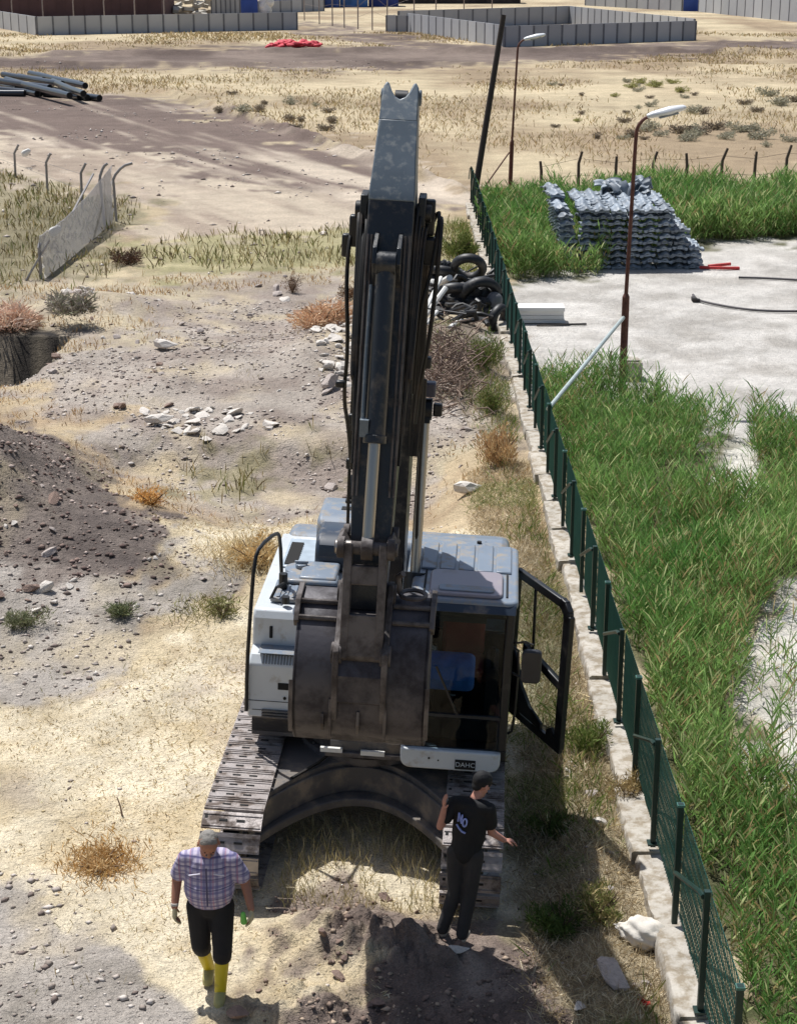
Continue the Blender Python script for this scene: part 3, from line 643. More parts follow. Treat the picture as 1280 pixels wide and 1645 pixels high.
# handrail
m = MB(); m.tube([(-1.47, -.64, 1.35), (-1.47, -.66, 1.9), (-1.45, -.64, 2.5), (-1.42, -.62, 3.12), (-1.38, -.5, 3.24), (-1.28, .1, 3.20), (-1.26, .3, 3.08), (-1.24, .42, 2.48)], .022, 8, 1); m.build('handrail', M_black, EXC)
m = MB(); m.tube([(-1.30, -.1, 2.48), (-1.24, -.1, 2.62), (-1.18, .1, 2.6)], .018, 6); m.cyl((-1.2, .2, 2.46), (-1.2, .2, 2.68), .05, n=10); m.cyl((-1.12, -.2, 2.48), (-1.12, -.2, 2.56), .045, n=10); m.build('work_lamp', M_black, EXC)
# centre frame where the boom sits
m = MB()
for sx in (-1, 1): m.prism([(-.62, 1.2), (-.35, 1.75), (-.05, 2.05), (.3, 2.0), (.9, 1.4), (1.0, 1.2)], sx*.25-.03, sx*.25+.03)
m.b2(-.36, .36, .3, 1.9, 1.24, 1.9); m.build('boom_bracket', M_frame, EXC, .01)

# ---- cab
CX0, CX1, CY0, CY1 = .31, 1.41, -1.20, .60
cab = MB()
for x in (CX0+.04, CX1-.05): cab.prism([(CY0, 1.33), (CY0+.10, 2.90), (CY0+.19, 2.90), (CY0+.10, 1.33)], x-.045, x+.045)
cab.b2(CX0, CX0+.07, CY1-.1, CY1, 1.25, 2.92); cab.b2(CX1-.08, CX1, CY1-.12, CY1, 1.25, 2.92)
cab.b2(CX0, CX1, CY1-.06, CY1, 1.25, 2.0); cab.b2(CX0, CX1, CY0+.02, CY1, 1.20, 1.34)
cab.b2(CX0+.005, CX0+.05, CY0+.1, CY1, 1.33, 1.85)
cab.b2(CX0, CX1, CY0+.12, CY0+.22, 2.80, 2.94); cab.b2(CX0, CX0+.08, CY0+.1, CY1, 2.78, 2.93); cab.b2(CX1-.08, CX1, CY0+.1, CY1, 2.78, 2.93); cab.b2(CX0, CX1, CY1-.1, CY1, 2.78, 2.93)
CAB = cab.build('cab', M_black, EXC, .018)
# roof
def slab(name, m_, x0, x1, y0, y1, z0, z1, par, r=.12, bev=.03): return MB().prism(rrect(x0, x1, y0, y1, r), z0, z1, 'z').build(name, m_, par, bev, seg=3)
rf = slab('cab_roof', M_cover, CX0-.02, CX1+.02, CY0+.05, CY1+.05, 2.93, 3.02, CAB, .10, .035)
m = MB()
for k in range(5): m.b2(CX0+.05+k*.205, CX0+.05+k*.205+.17, -.28, CY1-.02, 3.018, 3.045)
m.build('roof_rib', M_cover, rf, .015)
ht = slab('roof_hatch', M_hatch, CX0+.17, CX1-.15, CY0+.13, -.33, 3.015, 3.06, rf, .10, .02)
m = MB(); m.prism(rrect(CX0+.27, CX1-.24, CY0+.2, CY0+.37, .05), 3.055, 3.075, 'z'); m.build('hatch_panel', M_cover, ht, .012)
m = MB(); m.b2(CX0+.11, CX0+.13, CY0+.2, -.3, 3.02, 3.035); m.b2(CX1-.115, CX1-.095, CY0+.2, -.3, 3.02, 3.035); m.build('roof_gutter', M_dark, rf)
m = MB(); m.prism([(CY0-.01, 2.90), (CY0+.06, 2.99), (CY0+.16, 3.01), (CY0+.16, 2.93)], CX0, CX1); m.build('roof_visor', M_hood, rf, .01)
# windscreen
m = MB(); m.prism([(CY0+.035, 1.72), (CY0+.105, 2.86), (CY0+.113, 2.86), (CY0+.043, 1.72)], CX0+.09, CX1-.10); m.build('windscreen', M_glass, CAB)
m = MB(); m.prism([(CY0+.005, 1.35), (CY0+.035, 1.70), (CY0+.043, 1.70), (CY0+.013, 1.35)], CX0+.09, CX1-.10); m.build('lower_window', M_glass, CAB)
m = MB(); m.prism([(CY0+.01, 1.695), (CY0+.015, 1.725), (CY0+.06, 1.725), (CY0+.05, 1.695)], CX0+.08, CX1-.09); m.build('windscreen_rail', M_black, CAB)
m = MB(); m.prism([(CY0+.2, 1.88), (CY0+.2, 2.78), (CY1-.1, 2.78), (CY1-.1, 1.88)], CX0+.02, CX0+.028); m.prism([(CX0+.08, 2.02), (CX1-.08, 2.02), (CX1-.08, 2.78), (CX0+.08, 2.78)], CY1-.03, CY1-.022, 'y'); m.build('side_window', M_glass, CAB)
m = MB(); m.prism([(CX0+.3, 2.74), (CX1-.3, 2.74), (CX1-.3, 2.86), (CX0+.3, 2.86)], CY0+.13, CY0+.16, 'y'); m.build('sun_blind', M_black, CAB)
m = MB(); m.bar((CX0+.55, CY0+.03, 1.72), (CX0+.3, CY0+.06, 2.25), .02, .02); m.build('wiper', M_black, CAB)
# white nose panel
m = MB(); m.prism(rrect(CX0-.03, CX1-.06, 1.10, 1.325, .11, 5, (0, 0, 1, 1)), CY0-.05, CY0+.12, 'y'); npn = m.build('nose_panel', M_white, CAB, .02, seg=3)
m = MB(); m.b2(CX0+.56, CX0+.78, CY0-.062, CY0-.045, 1.125, 1.235); pl = m.build('name_plate', M_dark, npn, .005)
def text(s, size, loc, rot, name, m_, par, ext=.002, sx=1.):
    c = bpy.data.curves.new(name, 'FONT'); c.body = s; c.size = size; c.align_x = 'CENTER'; c.align_y = 'CENTER'; c.extrude = ext
    o = bpy.data.objects.new(name, c); COL.objects.link(o); o.location = loc; o.rotation_euler = rot; o.scale = (sx, 1, 1)
    bpy.context.view_layer.update(); me = bpy.data.meshes.new_from_object(o.evaluated_get(bpy.context.evaluated_depsgraph_get()))
    bpy.data.objects.remove(o); o2 = bpy.data.objects.new(name, me); COL.objects.link(o2); o2.location = loc; o2.rotation_euler = rot; o2.scale = (sx, 1, 1)
    me.materials.clear(); me.materials.append(m_); o2.parent = par; return o2
text('DAHC', .075, (CX0+.67, CY0-.066, 1.182), (PI/2, 0, 0), 'plate_lettering', M_text, pl, .0015)
m = MB(); m.cyl((CX0+.28, CY0-.055, 1.23), (CX0+.28, CY0-.045, 1.23), .012, n=10); m.cyl((CX0+.38, CY0-.055, 1.21), (CX0+.38, CY0-.045, 1.21), .009, n=10); m.build('bolt', M_dark, npn)
# seat, console
M_red = mat('seat_cloth', (168, 70, 58), .8, 0, .12, 12); M_blue = mat('blue_cloth', (64, 122, 200), .6, 0, .2, 9, bump=.01, bscale=12)
m = MB(); m.b2(.62, 1.12, -.18, .34, 1.72, 1.84); m.prism([(.28, 1.8), (.22, 2.55), (.30, 2.62), (.42, 2.6), (.44, 1.8)], .63, 1.11); st = m.build('seat', M_red, CAB, .05, seg=3)
m = MB(); m.b2(.74, 1.0, .24, .36, 2.62, 2.8); m.build('headrest', M_red, st, .04)
m = MB(); m.b2(.42, .58, -.3, .3, 1.34, 1.9); m.b2(1.14, 1.28, -.3, .3, 1.34, 1.9); m.b2(.46, 1.3, -1.0, -.9, 1.34, 1.6)
for x in (.50, 1.21): m.tube([(x, -.24, 1.9), (x, -.3, 2.08)], .02, 8); m.cyl((x, -.3, 2.05), (x, -.31, 2.17), .03, n=10)
m.build('control_console', M_dark, CAB, .02)
m = MB()
m.prism([(-.95, 2.02), (-.92, 2.20), (-.80, 2.27), (-.62, 2.22), (-.55, 2.0), (-.66, 1.84), (-.86, 1.84)], .40, 1.02)
clb = m.build('blue_bundle', M_blue, None, .08, seg=4); clb.matrix_basis = Ex; tag(clb, 'blue cloth bundle lying behind the excavator windscreen', 'cloth')
# mirror
m = MB(); m.tube([(CX1, CY0+.12, 2.55), (CX1+.12, CY0-.0, 2.62), (CX1+.20, CY0-.02, 2.60)], .013, 6); m.tube([(CX1, CY0+.1, 2.22), (CX1+.12, CY0, 2.20)], .013, 6); mr_ = m.build('mirror_bracket', M_black, EXC)
m = MB(); m.prism(rrect(CX1+.09, CX1+.30, 2.17, 2.54, .05), CY0-.05, CY0+.03, 'y'); m.build('mirror', mat('mirror_shell', (48, 48, 52), .4), mr_, .02, seg=3)
# side grab rail
m = MB(); m.tube([(CX1+.0, CY0+.12, 1.5), (CX1+.06, CY0+.1, 1.55), (CX1+.07, CY0+.12, 2.45), (CX1, CY0+.14, 2.5)], .014, 6, 1); m.build('grab_rail', M_black, EXC)
# ---- door standing open
hx, hy = CX1+.03, CY1-.12; tx_, ty_ = CX1+.62, -.62
dd = Vector((tx_-hx, ty_-hy, 0)); DL = dd.length; dd.normalize(); dn = Vector((dd.y, -dd.x, 0))
dz0, dz1 = 1.08, 2.84
Dm = Matrix(((dd.x, dn.x, 0, hx), (dd.y, dn.y, 0, hy), (0, 0, 1, 0), (0, 0, 0, 1)))
def seg(mb, a, b, wd_, th=.055): mb.bar((a[0], 0, a[1]), (b[0], 0, b[1]), th, wd_, up=(0, 0, 1) if abs(a[0]-b[0]) > abs(a[1]-b[1]) else (1, 0, 0))
D = MB(Dm)
seg(D, (0, 2.79), (DL-.12, 2.79), .10, .07); seg(D, (DL-.24, 2.80), (DL-.13, 2.76), .12, .07); seg(D, (DL-.17, 2.785), (DL-.075, 2.70), .13, .07); seg(D, (DL-.10, 2.73), (DL-.07, 2.60), .13, .07); seg(D, (DL-.07, 2.70), (DL-.07, 1.12), .14, .07)
seg(D, (.03, 2.82), (.03, 1.2), .06); seg(D, (0, 1.12), (DL-.02, 1.12), .10)
D.prism([(.0, 1.08), (.0, 1.90), (.12, 1.80), (.28, 1.50), (.50, 1.33), (.78, 1.24), (.78, 1.08)], -.02, .02, 'y')
D.prism([(DL-.36, 1.10), (DL-.34, 1.24), (DL-.24, 1.30), (DL-.14, 1.22), (DL-.06, 1.22), (DL-.06, 1.10)], -.021, .021, 'y')
seg(D, (.42, 2.78), (.47, 1.92), .035, .03)
seg(D, (.28, 1.98), (DL-.06, 1.84), .10, .07); D.prism([(.30, 1.95), (.40, 1.82), (.58, 1.74), (.62, 1.86), (.5, 1.93)], -.02, .02, 'y')
dr = D.build('door', M_black, EXC, .012)
D = MB(Dm); seg(D, (.34, 2.01), (DL-.08, 1.875), .025, .065); D.build('door_handle', M_steel, dr, .006)
D = MB(Dm); D.prism([(.06, 1.99), (DL-.1, 1.86), (DL-.1, 2.68), (DL-.16, 2.76), (.06, 2.76)], -.003, .003, 'y'); D.prism([(.2, 1.5), (.45, 1.28), (DL-.38, 1.22), (DL-.1, 1.3), (DL-.1, 1.8), (.2, 1.95)], -.003, .003, 'y'); D.build('door_glass', M_clear, dr)

# ---- boom
def loft2d(mb, rows, hw):
    """rows of (y,z)-upper,(y,z)-lower points with half width -> closed box girder"""
    vs = []
    for (a, b, h) in rows:
        vs += [(BX-h, *a), (BX+h, *a), (BX+h, *b), (BX-h, *b)]
    n = len(rows); fs = [(0, 3, 2, 1), (4*n-4, 4*n-3, 4*n-2, 4*n-1)]
    for k in range(n-1):
        o = 4*k
        for i in range(4): fs.append((o+i, o+(i+1) % 4, o+4+(i+1) % 4, o+4+i))
    mb.add(vs, fs)
BX = -.03
m = MB()
rows = []
cl = [(-.05, 1.82, .20), (.05, 2.5, .30), (.20, 3.4, .38), (.28, 4.3, .44), (.20, 5.0, .44), (-.15, 5.6, .38), (-.75, 6.25, .30), (-1.35, 6.82, .24), (-1.70, 7.12, .20)]
for i, (y, z, hh) in enumerate(cl):
    p = cl[max(i-1, 0)]; q = cl[min(i+1, len(cl)-1)]; t = Vector((q[0]-p[0], q[1]-p[1])).normalized(); nrm = Vector((t.y, -t.x))
    rows.append(((y+nrm.x*hh, z+nrm.y*hh), (y-nrm.x*hh, z-nrm.y*hh), .20))
loft2d(m, rows, .20)
m.cyl((BX-.32, -.05, 1.82), (BX+.36, -.05, 1.82), .13, n=20); m.cyl((BX-.40, .0, 4.75), (BX+.40, .0, 4.75), .09, n=18)
BOOM = m.build('boom', M_boom, EXC, .015, 30)
m = MB()
for sx in (-1, 1): m.prism([(-1.45, 6.95), (-1.62, 7.28), (-1.85, 7.26), (-1.88, 7.0), (-1.55, 6.75)], BX+sx*.27-.035, BX+sx*.27+.035)
m.cyl((BX-.36, -1.70, 7.10), (BX+.36, -1.70, 7.10), .085, n=18); m.build('boom_nose', M_black, BOOM, .01)
# boom lift cylinders
for sx in (-1, 1):
    x = BX+sx*.335
    m = MB(); m.cyl((x, -.92, 1.42), (x, -.42, 2.95), .10, n=18); m.cyl((x, -.46, 2.83), (x, -.40, 3.02), .118, n=18); m.cyl((x-.07, -.95, 1.38), (x+.07, -.95, 1.38), .10, n=16)
    b = m.build('lift_cylinder', M_black, EXC, .006)
    m = MB(); m.cyl((x, -.42, 2.95), (x, -.02, 4.66), .055, n=16); m.build('rod', M_chrome, b)
    m = MB(); m.cyl((x-.075, 0, 4.75), (x+.075, 0, 4.75), .12, n=18); m.bar((x, -.04, 4.6), (x, 0, 4.75), .12, .16); m.build('rod_eye', M_black, b, .006)
    m = MB(); m.tube([(x+sx*.10, -.7, 1.9), (x+sx*.10, -.45, 2.7), (x+sx*.07, -.46, 2.9)], .02, 6); m.build('cylinder_pipe', M_hose, b)
# ---- stick
SD = Vector((0, 1.2, 3.4)).normalized(); SN = Vector((0, -SD.z, SD.y)); SP = Vector((BX, -2.90, 3.70))
def S(s, n, x=0.): return SP+SD*s+SN*n+Vector((x, 0, 0))
def yz(s, n): p = S(s, n); return (p.y, p.z)
m = MB(); rows = [(yz(s, a), yz(s, b), h) for s, a, b, h in [(-.16, .10, -.12, .17), (.0, .15, -.14, .17), (.6, .20, -.17, .19), (1.6, .27, -.2, .21), (2.7, .37, -.26, .21), (3.3, .42, -.30, .21), (3.62, .43, -.28, .21)]]
loft2d(m, rows, 0)
m.cyl(S(3.5, -.2, -.29), S(3.5, -.2, .29), .12, n=20); STICK = m.build('stick', M_boom, EXC, .012, 30)
m = MB(); rows = [(yz(s, a), yz(s, b), h) for s, a, b, h in [(3.62, .43, -.28, .212), (3.72, .42, -.26, .212), (4.0, .34, -.22, .196), (4.42, .235, -.20, .180)]]
loft2d(m, rows, 0)
OUT = [(-.180, 4.41), (-.172, 4.66), (-.165, 4.76), (-.14, 4.81), (-.115, 4.80), (-.085, 4.72), (-.05, 4.66), (0, 4.63), (.05, 4.66), (.085, 4.72), (.115, 4.80), (.14, 4.81), (.165, 4.76), (.172, 4.66), (.180, 4.41)]
vs = [S(s_, .235-.36*(s_-4.42), x) for x, s_ in OUT]+[S(s_, -.20+.12*(s_-4.42), x) for x, s_ in OUT]; n = len(OUT)
m.add(vs, [tuple(range(n)), tuple(range(2*n-1, n-1, -1))]+[(i, n+i, n+(i+1) % n, (i+1) % n) for i in range(n)])
for sx in (-1, 1): m.cyl(S(4.70, -.03, sx*.165), S(4.70, -.03, sx*.192), .075, n=16)
tail = m.build('stick_tail', M_tail, STICK, .012, 30)
# stick cylinder behind
m = MB(); a_, b_ = S(4.67, -.06), Vector((BX, .35, 5.15)); q = a_.lerp(b_, .42)
m.cyl(q, b_, .10, n=18); sc_ = m.build('stick_cylinder', M_black, EXC); m = MB(); m.cyl(a_, q, .055, n=14); m.build('rod', M_chrome, sc_); m = MB(); m.cyl(a_-Vector((.06, 0, 0)), a_+Vector((.06, 0, 0)), .10, n=16); m.build('rod_eye', M_black, sc_)
# bucket cylinder on the front of the stick
m = MB(); a_, b_ = S(2.95, .53, .0), S(.42, .42, -.01); q = a_.lerp(b_, .62)
m.cyl(a_, q, .095, n=20); m.cyl(a_.lerp(b_, .59), q, .108, n=20); m.cyl(S(3.02, .55, -.09), S(3.02, .55, .09), .11, n=18)
m.prism([yz(2.8, .34), yz(3.0, .62), yz(3.15, .62), yz(3.35, .40)], BX-.13, BX-.09); m.prism([yz(2.8, .34), yz(3.0, .62), yz(3.15, .62), yz(3.35, .40)], BX+.09, BX+.13)
bc = m.build('bucket_cylinder', M_boom, EXC, .006)
m = MB(); m.cyl(q, b_, .056, n=16); m.build('rod', M_chrome, bc)
m = MB(); m.box(a_.lerp(b_, .56)+Vector((-.1, -.05, 0)), (.08, .08, .16)); m.tube([a_.lerp(b_, .55)+Vector((-.12, -.05, 0)), a_.lerp(b_, .3)+Vector((-.13, -.03, 0)), a_.lerp(b_, .05)+Vector((-.13, 0, 0))], .016, 6); m.build('cylinder_pipe', M_tail, bc)
# steel pipes welded along the stick
m = MB()
for x in (-.19, -.155, .15, .19): m.tube([S(.9, .26, x), S(2.0, .34, x), S(3.3, .45, x)], .011, 6)
m.build('stick_pipe', M_steel, STICK)
# linkage
RP = b_
m = MB(); m.cyl(RP+Vector((-.30, 0, 0)), RP+Vector((.28, 0, 0)), .062, n=18)
for x in (-.24, .22): m.cyl(RP+Vector((x-.035, 0, 0)), RP+Vector((x+.035, 0, 0)), .10, n=18); m.bar(RP+Vector((x, 0, 0)), S(.55, .0, x), .05, .13, up=(0, 1, 0)); m.cyl(S(.55, 0, x-.03), S(.55, 0, x+.03), .09, n=16)
m.cyl(RP+Vector((-.055, 0, 0)), RP+Vector((.055, 0, 0)), .11, n=18)
LK = m.build('rocker_link', M_steel, EXC, .008)
m = MB(); m.cyl(RP+Vector((-.29, 0, 0)), RP+Vector((-.15, 0, 0)), .066, n=18); m.build('pin', M_edge, LK)
BP = Vector((BX, -3.38, 3.28)); BH = Vector((BX, -2.90, 3.70))
m = MB(); dl = (BP-RP)
for x in (-.17, .15): m.bar(RP+Vector((x, 0, .05)), BP+Vector((x, 0, -.04)), .075, .15, up=(0, 1, 0))
m.bar(RP.lerp(BP, .16), RP.lerp(BP, .34), .28, .12, up=(0, 1, 0)); m.bar(RP.lerp(BP, .62), RP.lerp(BP, 1.02), .30, .13, up=(0, 1, 0))
m.cyl(BP+Vector((-.27, 0, 0)), BP+Vector((.25, 0, 0)), .065, n=18)
m.build('h_link', M_steel, EXC, .01)
# ---- bucket, curled so its back faces forward
bx0, bx1 = BX-.62, BX+.60
outer = [(-2.70, 3.66), (-2.98, 3.62), (-3.20, 3.46), (-3.36, 3.24), (-3.45, 2.98), (-3.45, 2.72), (-3.36, 2.48), (-3.18, 2.30), (-2.94, 2.20), (-2.66, 2.17), (-2.36, 2.22)]
inner = [(-2.70, 3.62), (-2.96, 3.585), (-3.17, 3.43), (-3.325, 3.22), (-3.41, 2.97), (-3.41, 2.735), (-3.325, 2.505), (-3.155, 2.335), (-2.93, 2.24), (-2.66, 2.21), (-2.36, 2.255)]
m = MB(); n = len(outer); vs = []
for x in (bx0, bx1):
    vs += [(x, *p) for p in outer]+[(x, *p) for p in inner]
fs = []
for i in range(n-1):
    fs += [(i, i+1, 2*n+i+1, 2*n+i), (n+i, 3*n+i, 3*n+i+1, n+i+1), (i, n+i, n+i+1, i+1), (2*n+i, 2*n+i+1, 3*n+i+1, 3*n+i)]
fs += [(0, 2*n, 3*n, n), (n-1, 2*n-1, 4*n-1, 3*n-1)]
m.add(vs, fs); BK = m.build('bucket', M_bucket, EXC, 0, 50)
m = MB()
for x, s_ in ((bx0, -1), (bx1, 1)):
    side = outer+[(-2.30, 2.7), (-2.42, 3.2)]
    m.prism(side, x-.012, x+.026) if s_ < 0 else m.prism(side, x-.026, x+.012)
m.build('side_plate', M_bucket, BK, .006)
m = MB()
for x in (bx0-.02, bx1+.02):
    m.prism([(-3.47, 3.02), (-3.48, 2.70), (-3.38, 2.45), (-3.30, 2.5), (-3.40, 2.72), (-3.40, 2.98)], x-.02, x+.02)
    m.prism([(-3.2, 3.50), (-3.05, 3.66), (-2.7, 3.7), (-2.7, 3.6), (-3.0, 3.56), (-3.14, 3.42)], x-.025, x+.025)
m.build('side_cutter', M_steel, BK, .006)
m = MB()
for x in (BX-.235, BX+.215):
    m.prism([(-2.72, 3.62), (-2.80, 3.80), (-2.96, 3.82), (-3.30, 3.42), (-3.50, 3.34), (-3.53, 3.18), (-3.50, 2.80), (-3.44, 2.62), (-3.40, 2.8), (-3.36, 3.24), (-3.2, 3.46), (-2.98, 3.62)], x-.028, x+.028)
    m.cyl((x-.05, -2.9, 3.70), (x+.05, -2.9, 3.70), .11, n=18); m.cyl((x-.05, BP.y, BP.z), (x+.05, BP.y, BP.z), .10, n=18)
m.build('ear', M_steel, BK, .01)
m = MB(); m.add([(BX-.21, -3.395, 3.23), (BX+.19, -3.395, 3.23), (BX+.19, -3.50, 3.10), (BX-.21, -3.50, 3.10), (BX-.21, -3.49, 2.84), (BX+.19, -3.49, 2.84), (BX-.21, -3.44, 2.80), (BX+.19, -3.44, 2.80)], [(0, 1, 2, 3), (3, 2, 5, 4), (4, 5, 7, 6)])
m.build('back_plate', M_bucket, BK, 0)
m = MB()
for x, z0, z1 in ((BX-.27, 2.42, 2.85), (BX-.01, 2.48, 2.74), (BX+.24, 2.42, 2.85), (BX-.34, 2.5, 2.7)):
    m.prism([(-3.47, z1), (-3.485, (z0+z1)/2), (-3.40, z0), (-3.36, z0+.04), (-3.44, z1-.02)], x-.014, x+.014)
m.build('wear_strip', M_steel, BK, .004)
m = MB()
for x0_, x1_ in ((bx0, BX-.27), (BX+.25, bx1)):
    for (y, z) in ((-3.0, 3.625), (-3.15, 3.52)): m.tube([(x0_, y, z), (x1_, y, z)], .026, 8)
m.build('stiffening_tube', M_steel, BK)
m = MB(); m.tube([(BX+.42+.12*math.cos(a), -2.86+.12*math.sin(a), 3.70) for a in [2*PI*k/16 for k in range(17)]], .022, 6); m.tube([(BX+.30, -2.85, 3.70), (BX+.26, -2.85, 3.86), (BX+.32, -2.9, 3.92)], .03, 8, 1); m.build('lifting_ring', M_steel, BK)
m = MB()
for k in range(5):
    x = bx0+.09+k*(bx1-bx0-.18)/4; m.prism([(-2.42, 2.20), (-2.42, 2.28), (-2.22, 2.33), (-2.02, 2.37), (-2.02, 2.355), (-2.22, 2.22)], x-.045, x+.045)
m.build('tooth', M_edge, BK, .008)
# ---- hoses
def hose(pts, r=.019, name='hose'): MB().tube(pts, r, 7, 2).build(name, M_hose, EXC)
for sx in (-1, 1):
    for k in range(4):
        o = .225+.024*k; x = BX+sx*o; e = random.uniform(-.05, .05)
        hose([(x*.9, -.3, 4.3), (x, -.22, 5.0), (x+sx*.02, -.75, 5.9), (x+sx*.03, -1.35, 6.8), (x+sx*.02, -1.75+e, 7.05+.09*((k*7+2+sx) % 4)+e), (x, -2.05, 6.95-.1*k), S(2.5-.2*k, .26, sx*(.225+.014*k)), S(1.2+.3*k, .20, sx*(.215+.01*k))], .017+.004*(k % 2))
hose([(BX+.36, -1.2, 6.5), (BX+.44, -1.6, 7.1), (BX+.47, -1.9, 7.0), (BX+.42, -1.95, 6.0), (BX+.34, -1.9, 5.5), (BX+.3, -1.5, 5.0)], .022)
hose([(BX+.34, -1.4, 6.9), (BX+.45, -1.7, 7.2), (BX+.40, -1.9, 6.6), (BX+.30, -2.0, 6.2), (BX+.28, -1.9, 5.4)], .018)
hose([(BX-.30, -1.4, 6.7), (BX-.39, -1.7, 7.0), (BX-.41, -1.9, 6.5), (BX-.36, -1.9, 5.8), (BX-.40, -1.8, 5.3), (BX-.36, -1.5, 4.9), (BX-.34, -1.2, 4.4)], .02)
for x, z0, z1, y in ((-.36, 3.0, 5.4, -.42), (-.40, 2.6, 5.6, -.50), (.34, 2.7, 5.2, -.40)):
    hose([(BX+x, y+.1, z0), (BX+x-.02, y, (z0+z1)/2), (BX+x, y-.1, z1)], .018, 'boom_pipe')
for (x, y, z, d) in ((.38, -1.72, 6.75, (.16, .14, .26)), (.34, -1.62, 7.05, (.10, .12, .34)), (-.36, -1.7, 6.9, (.10, .12, .3)), (-.44, -1.66, 6.75, (.08, .10, .22)), (-.42, -1.9, 5.45, (.10, .08, .07)), (-.40, -.55, 4.25, (.10, .08, .12)), (-.40, -.6, 4.75, (.08, .08, .12)), (.37, -1.0, 5.5, (.08, .1, .12)), (.47, .0, 4.75, (.10, .10, .14))):
    MB().box((BX+x, y, z), d).build('hose_clamp', M_black, EXC, .02)
m = MB(); m.box((BX+.37, -.02, 4.98), (.14, .13, .16)); m.build('boom_lamp', mat('lamp_shell', (80, 80, 96), .4), BOOM, .02)
# ------------------------------------------------------------------ split parts that are really several pieces
def islands(o):
    """separate meshes that hold several pieces standing apart into one child per piece"""
    me = o.data; n = len(me.vertices); par = list(range(n))
    def fd(a):
        while par[a] != a: par[a] = par[par[a]]; a = par[a]
        return a
    for e in me.edges:
        a, b = fd(e.vertices[0]), fd(e.vertices[1])
        if a != b: par[a] = b
    gr = {}
    for i in range(n): gr.setdefault(fd(i), []).append(i)
    L = []
    for ids in gr.values():
        P = np.array([me.vertices[i].co for i in ids]); L.append([set(ids), P.min(0)-.004, P.max(0)+.004])
    ch = True
    while ch:
        ch = False
        for i in range(len(L)):
            for j in range(i+1, len(L)):
                if (L[i][1] < L[j][2]).all() and (L[j][1] < L[i][2]).all():
                    L[i] = [L[i][0] | L[j][0], np.minimum(L[i][1], L[j][1]), np.maximum(L[i][2], L[j][2])]; L.pop(j); ch = True; break
            if ch: break
    if len(L) < 2: return
    for ids, _, _ in L[1:]:
        c = o.copy(); c.data = me.copy(); COL.objects.link(c)
        bm = bmesh.new(); bm.from_mesh(c.data); bm.verts.ensure_lookup_table(); bmesh.ops.delete(bm, geom=[v for v in bm.verts if v.index not in ids], context='VERTS'); bm.to_mesh(c.data); bm.free()
    bm = bmesh.new(); bm.from_mesh(me); bm.verts.ensure_lookup_table(); keep = L[0][0]; bmesh.ops.delete(bm, geom=[v for v in bm.verts if v.index not in keep], context='VERTS'); bm.to_mesh(me); bm.free()
for o in list(COL.objects):
    if o.name.split('.')[0] in ('side_plate', 'side_cutter', 'wear_strip', 'stiffening_tube', 'latch', 'tooth', 'roof_rib', 'lit_edge_strip', 'hood_vent', 'roof_gutter', 'stick_pipe', 'ear', 'bolt', 'swivel_hose', 'panel_seam', 'work_lamp', 'boom_nose', 'side_window', 'door_glass', 'control_console', 'mirror_bracket', 'lifting_ring', 'stiffener'): islands(o)

# ------------------------------------------------------------------ green mesh fence on its concrete plinth
FX = 2.74
M_conc = mat('weathered_concrete', (178, 171, 160), .9, 0, .14, 2, bump=.02, bscale=14, c2=(140, 128, 110), c2amt=.6, c2scale=6)
M_green = mat('green_wire', (66, 112, 102), .5, 0, .1, 3)
M_greend = mat('green_post_paint', (20, 48, 42), .45, 0, .1, 3)
pl = thing('fence_plinth', 'low rough concrete plinth stepping along under the green mesh fence', 'plinth', (FX, 11, 0))
BAY = 1.55; z0 = 12.1; NB = 35
for k in range(-1, NB):
    ya = z0+k*BAY-.02; yb = ya+BAY-.03; jx = random.uniform(-.025, .025); hh = .17+random.uniform(-.04, .04); ww = .19+random.uniform(-.02, .03)
    m = MB(); n = 10; vs = []; fs = []
    for i in range(n+1):
        y = ya+(yb-ya)*i/n; e = [random.uniform(-.018, .018) for _ in range(6)]
        for q, (x, z) in enumerate([(-ww, -.35), (-ww, hh*.5), (-ww+.008, hh-.015), (-ww+.03, hh), (.10, hh+.01), (.12, -.35)]): vs.append((x+jx+e[q], y-11, z+e[(q+1) % 6]*.8))
    for i in range(n):
        for q in range(5): fs.append((i*6+q, i*6+q+1, (i+1)*6+q+1, (i+1)*6+q))
    fs += [tuple(range(5, -1, -1)), tuple(range(n*6, n*6+6))]
    m.add(vs, fs); m.build('plinth_block', M_conc, pl, 0, 50)
fn = thing('mesh_fence', 'long dark green welded mesh fence between the excavator and the reeds', 'fence', (FX, 11, 0))
TOP = 1.47
for k in range(NB+1):
    y = z0+k*BAY-11; capd = k % 2 == 0
    m = MB(); m.box((0, y, (TOP+.26+(.05 if capd else 0))/2), (.055, .055, TOP-.2+(.05 if capd else 0))); 
    if not capd: m.box((0, y, .27), (.12, .12, .02))
    p = m.build('post', M_greend, fn)
    if capd: MB().box((0, y, TOP+.065), (.072, .072, .025)).build('post_cap', M_green, p)
    else:
        m = MB(); m.tube([(-.035, y+.0, TOP-.03), (-.045, y+.12, TOP-.05), (-.035, y+BAY-.1, TOP-.62)], .024, 6); m.build('brace', M_greend, fn)
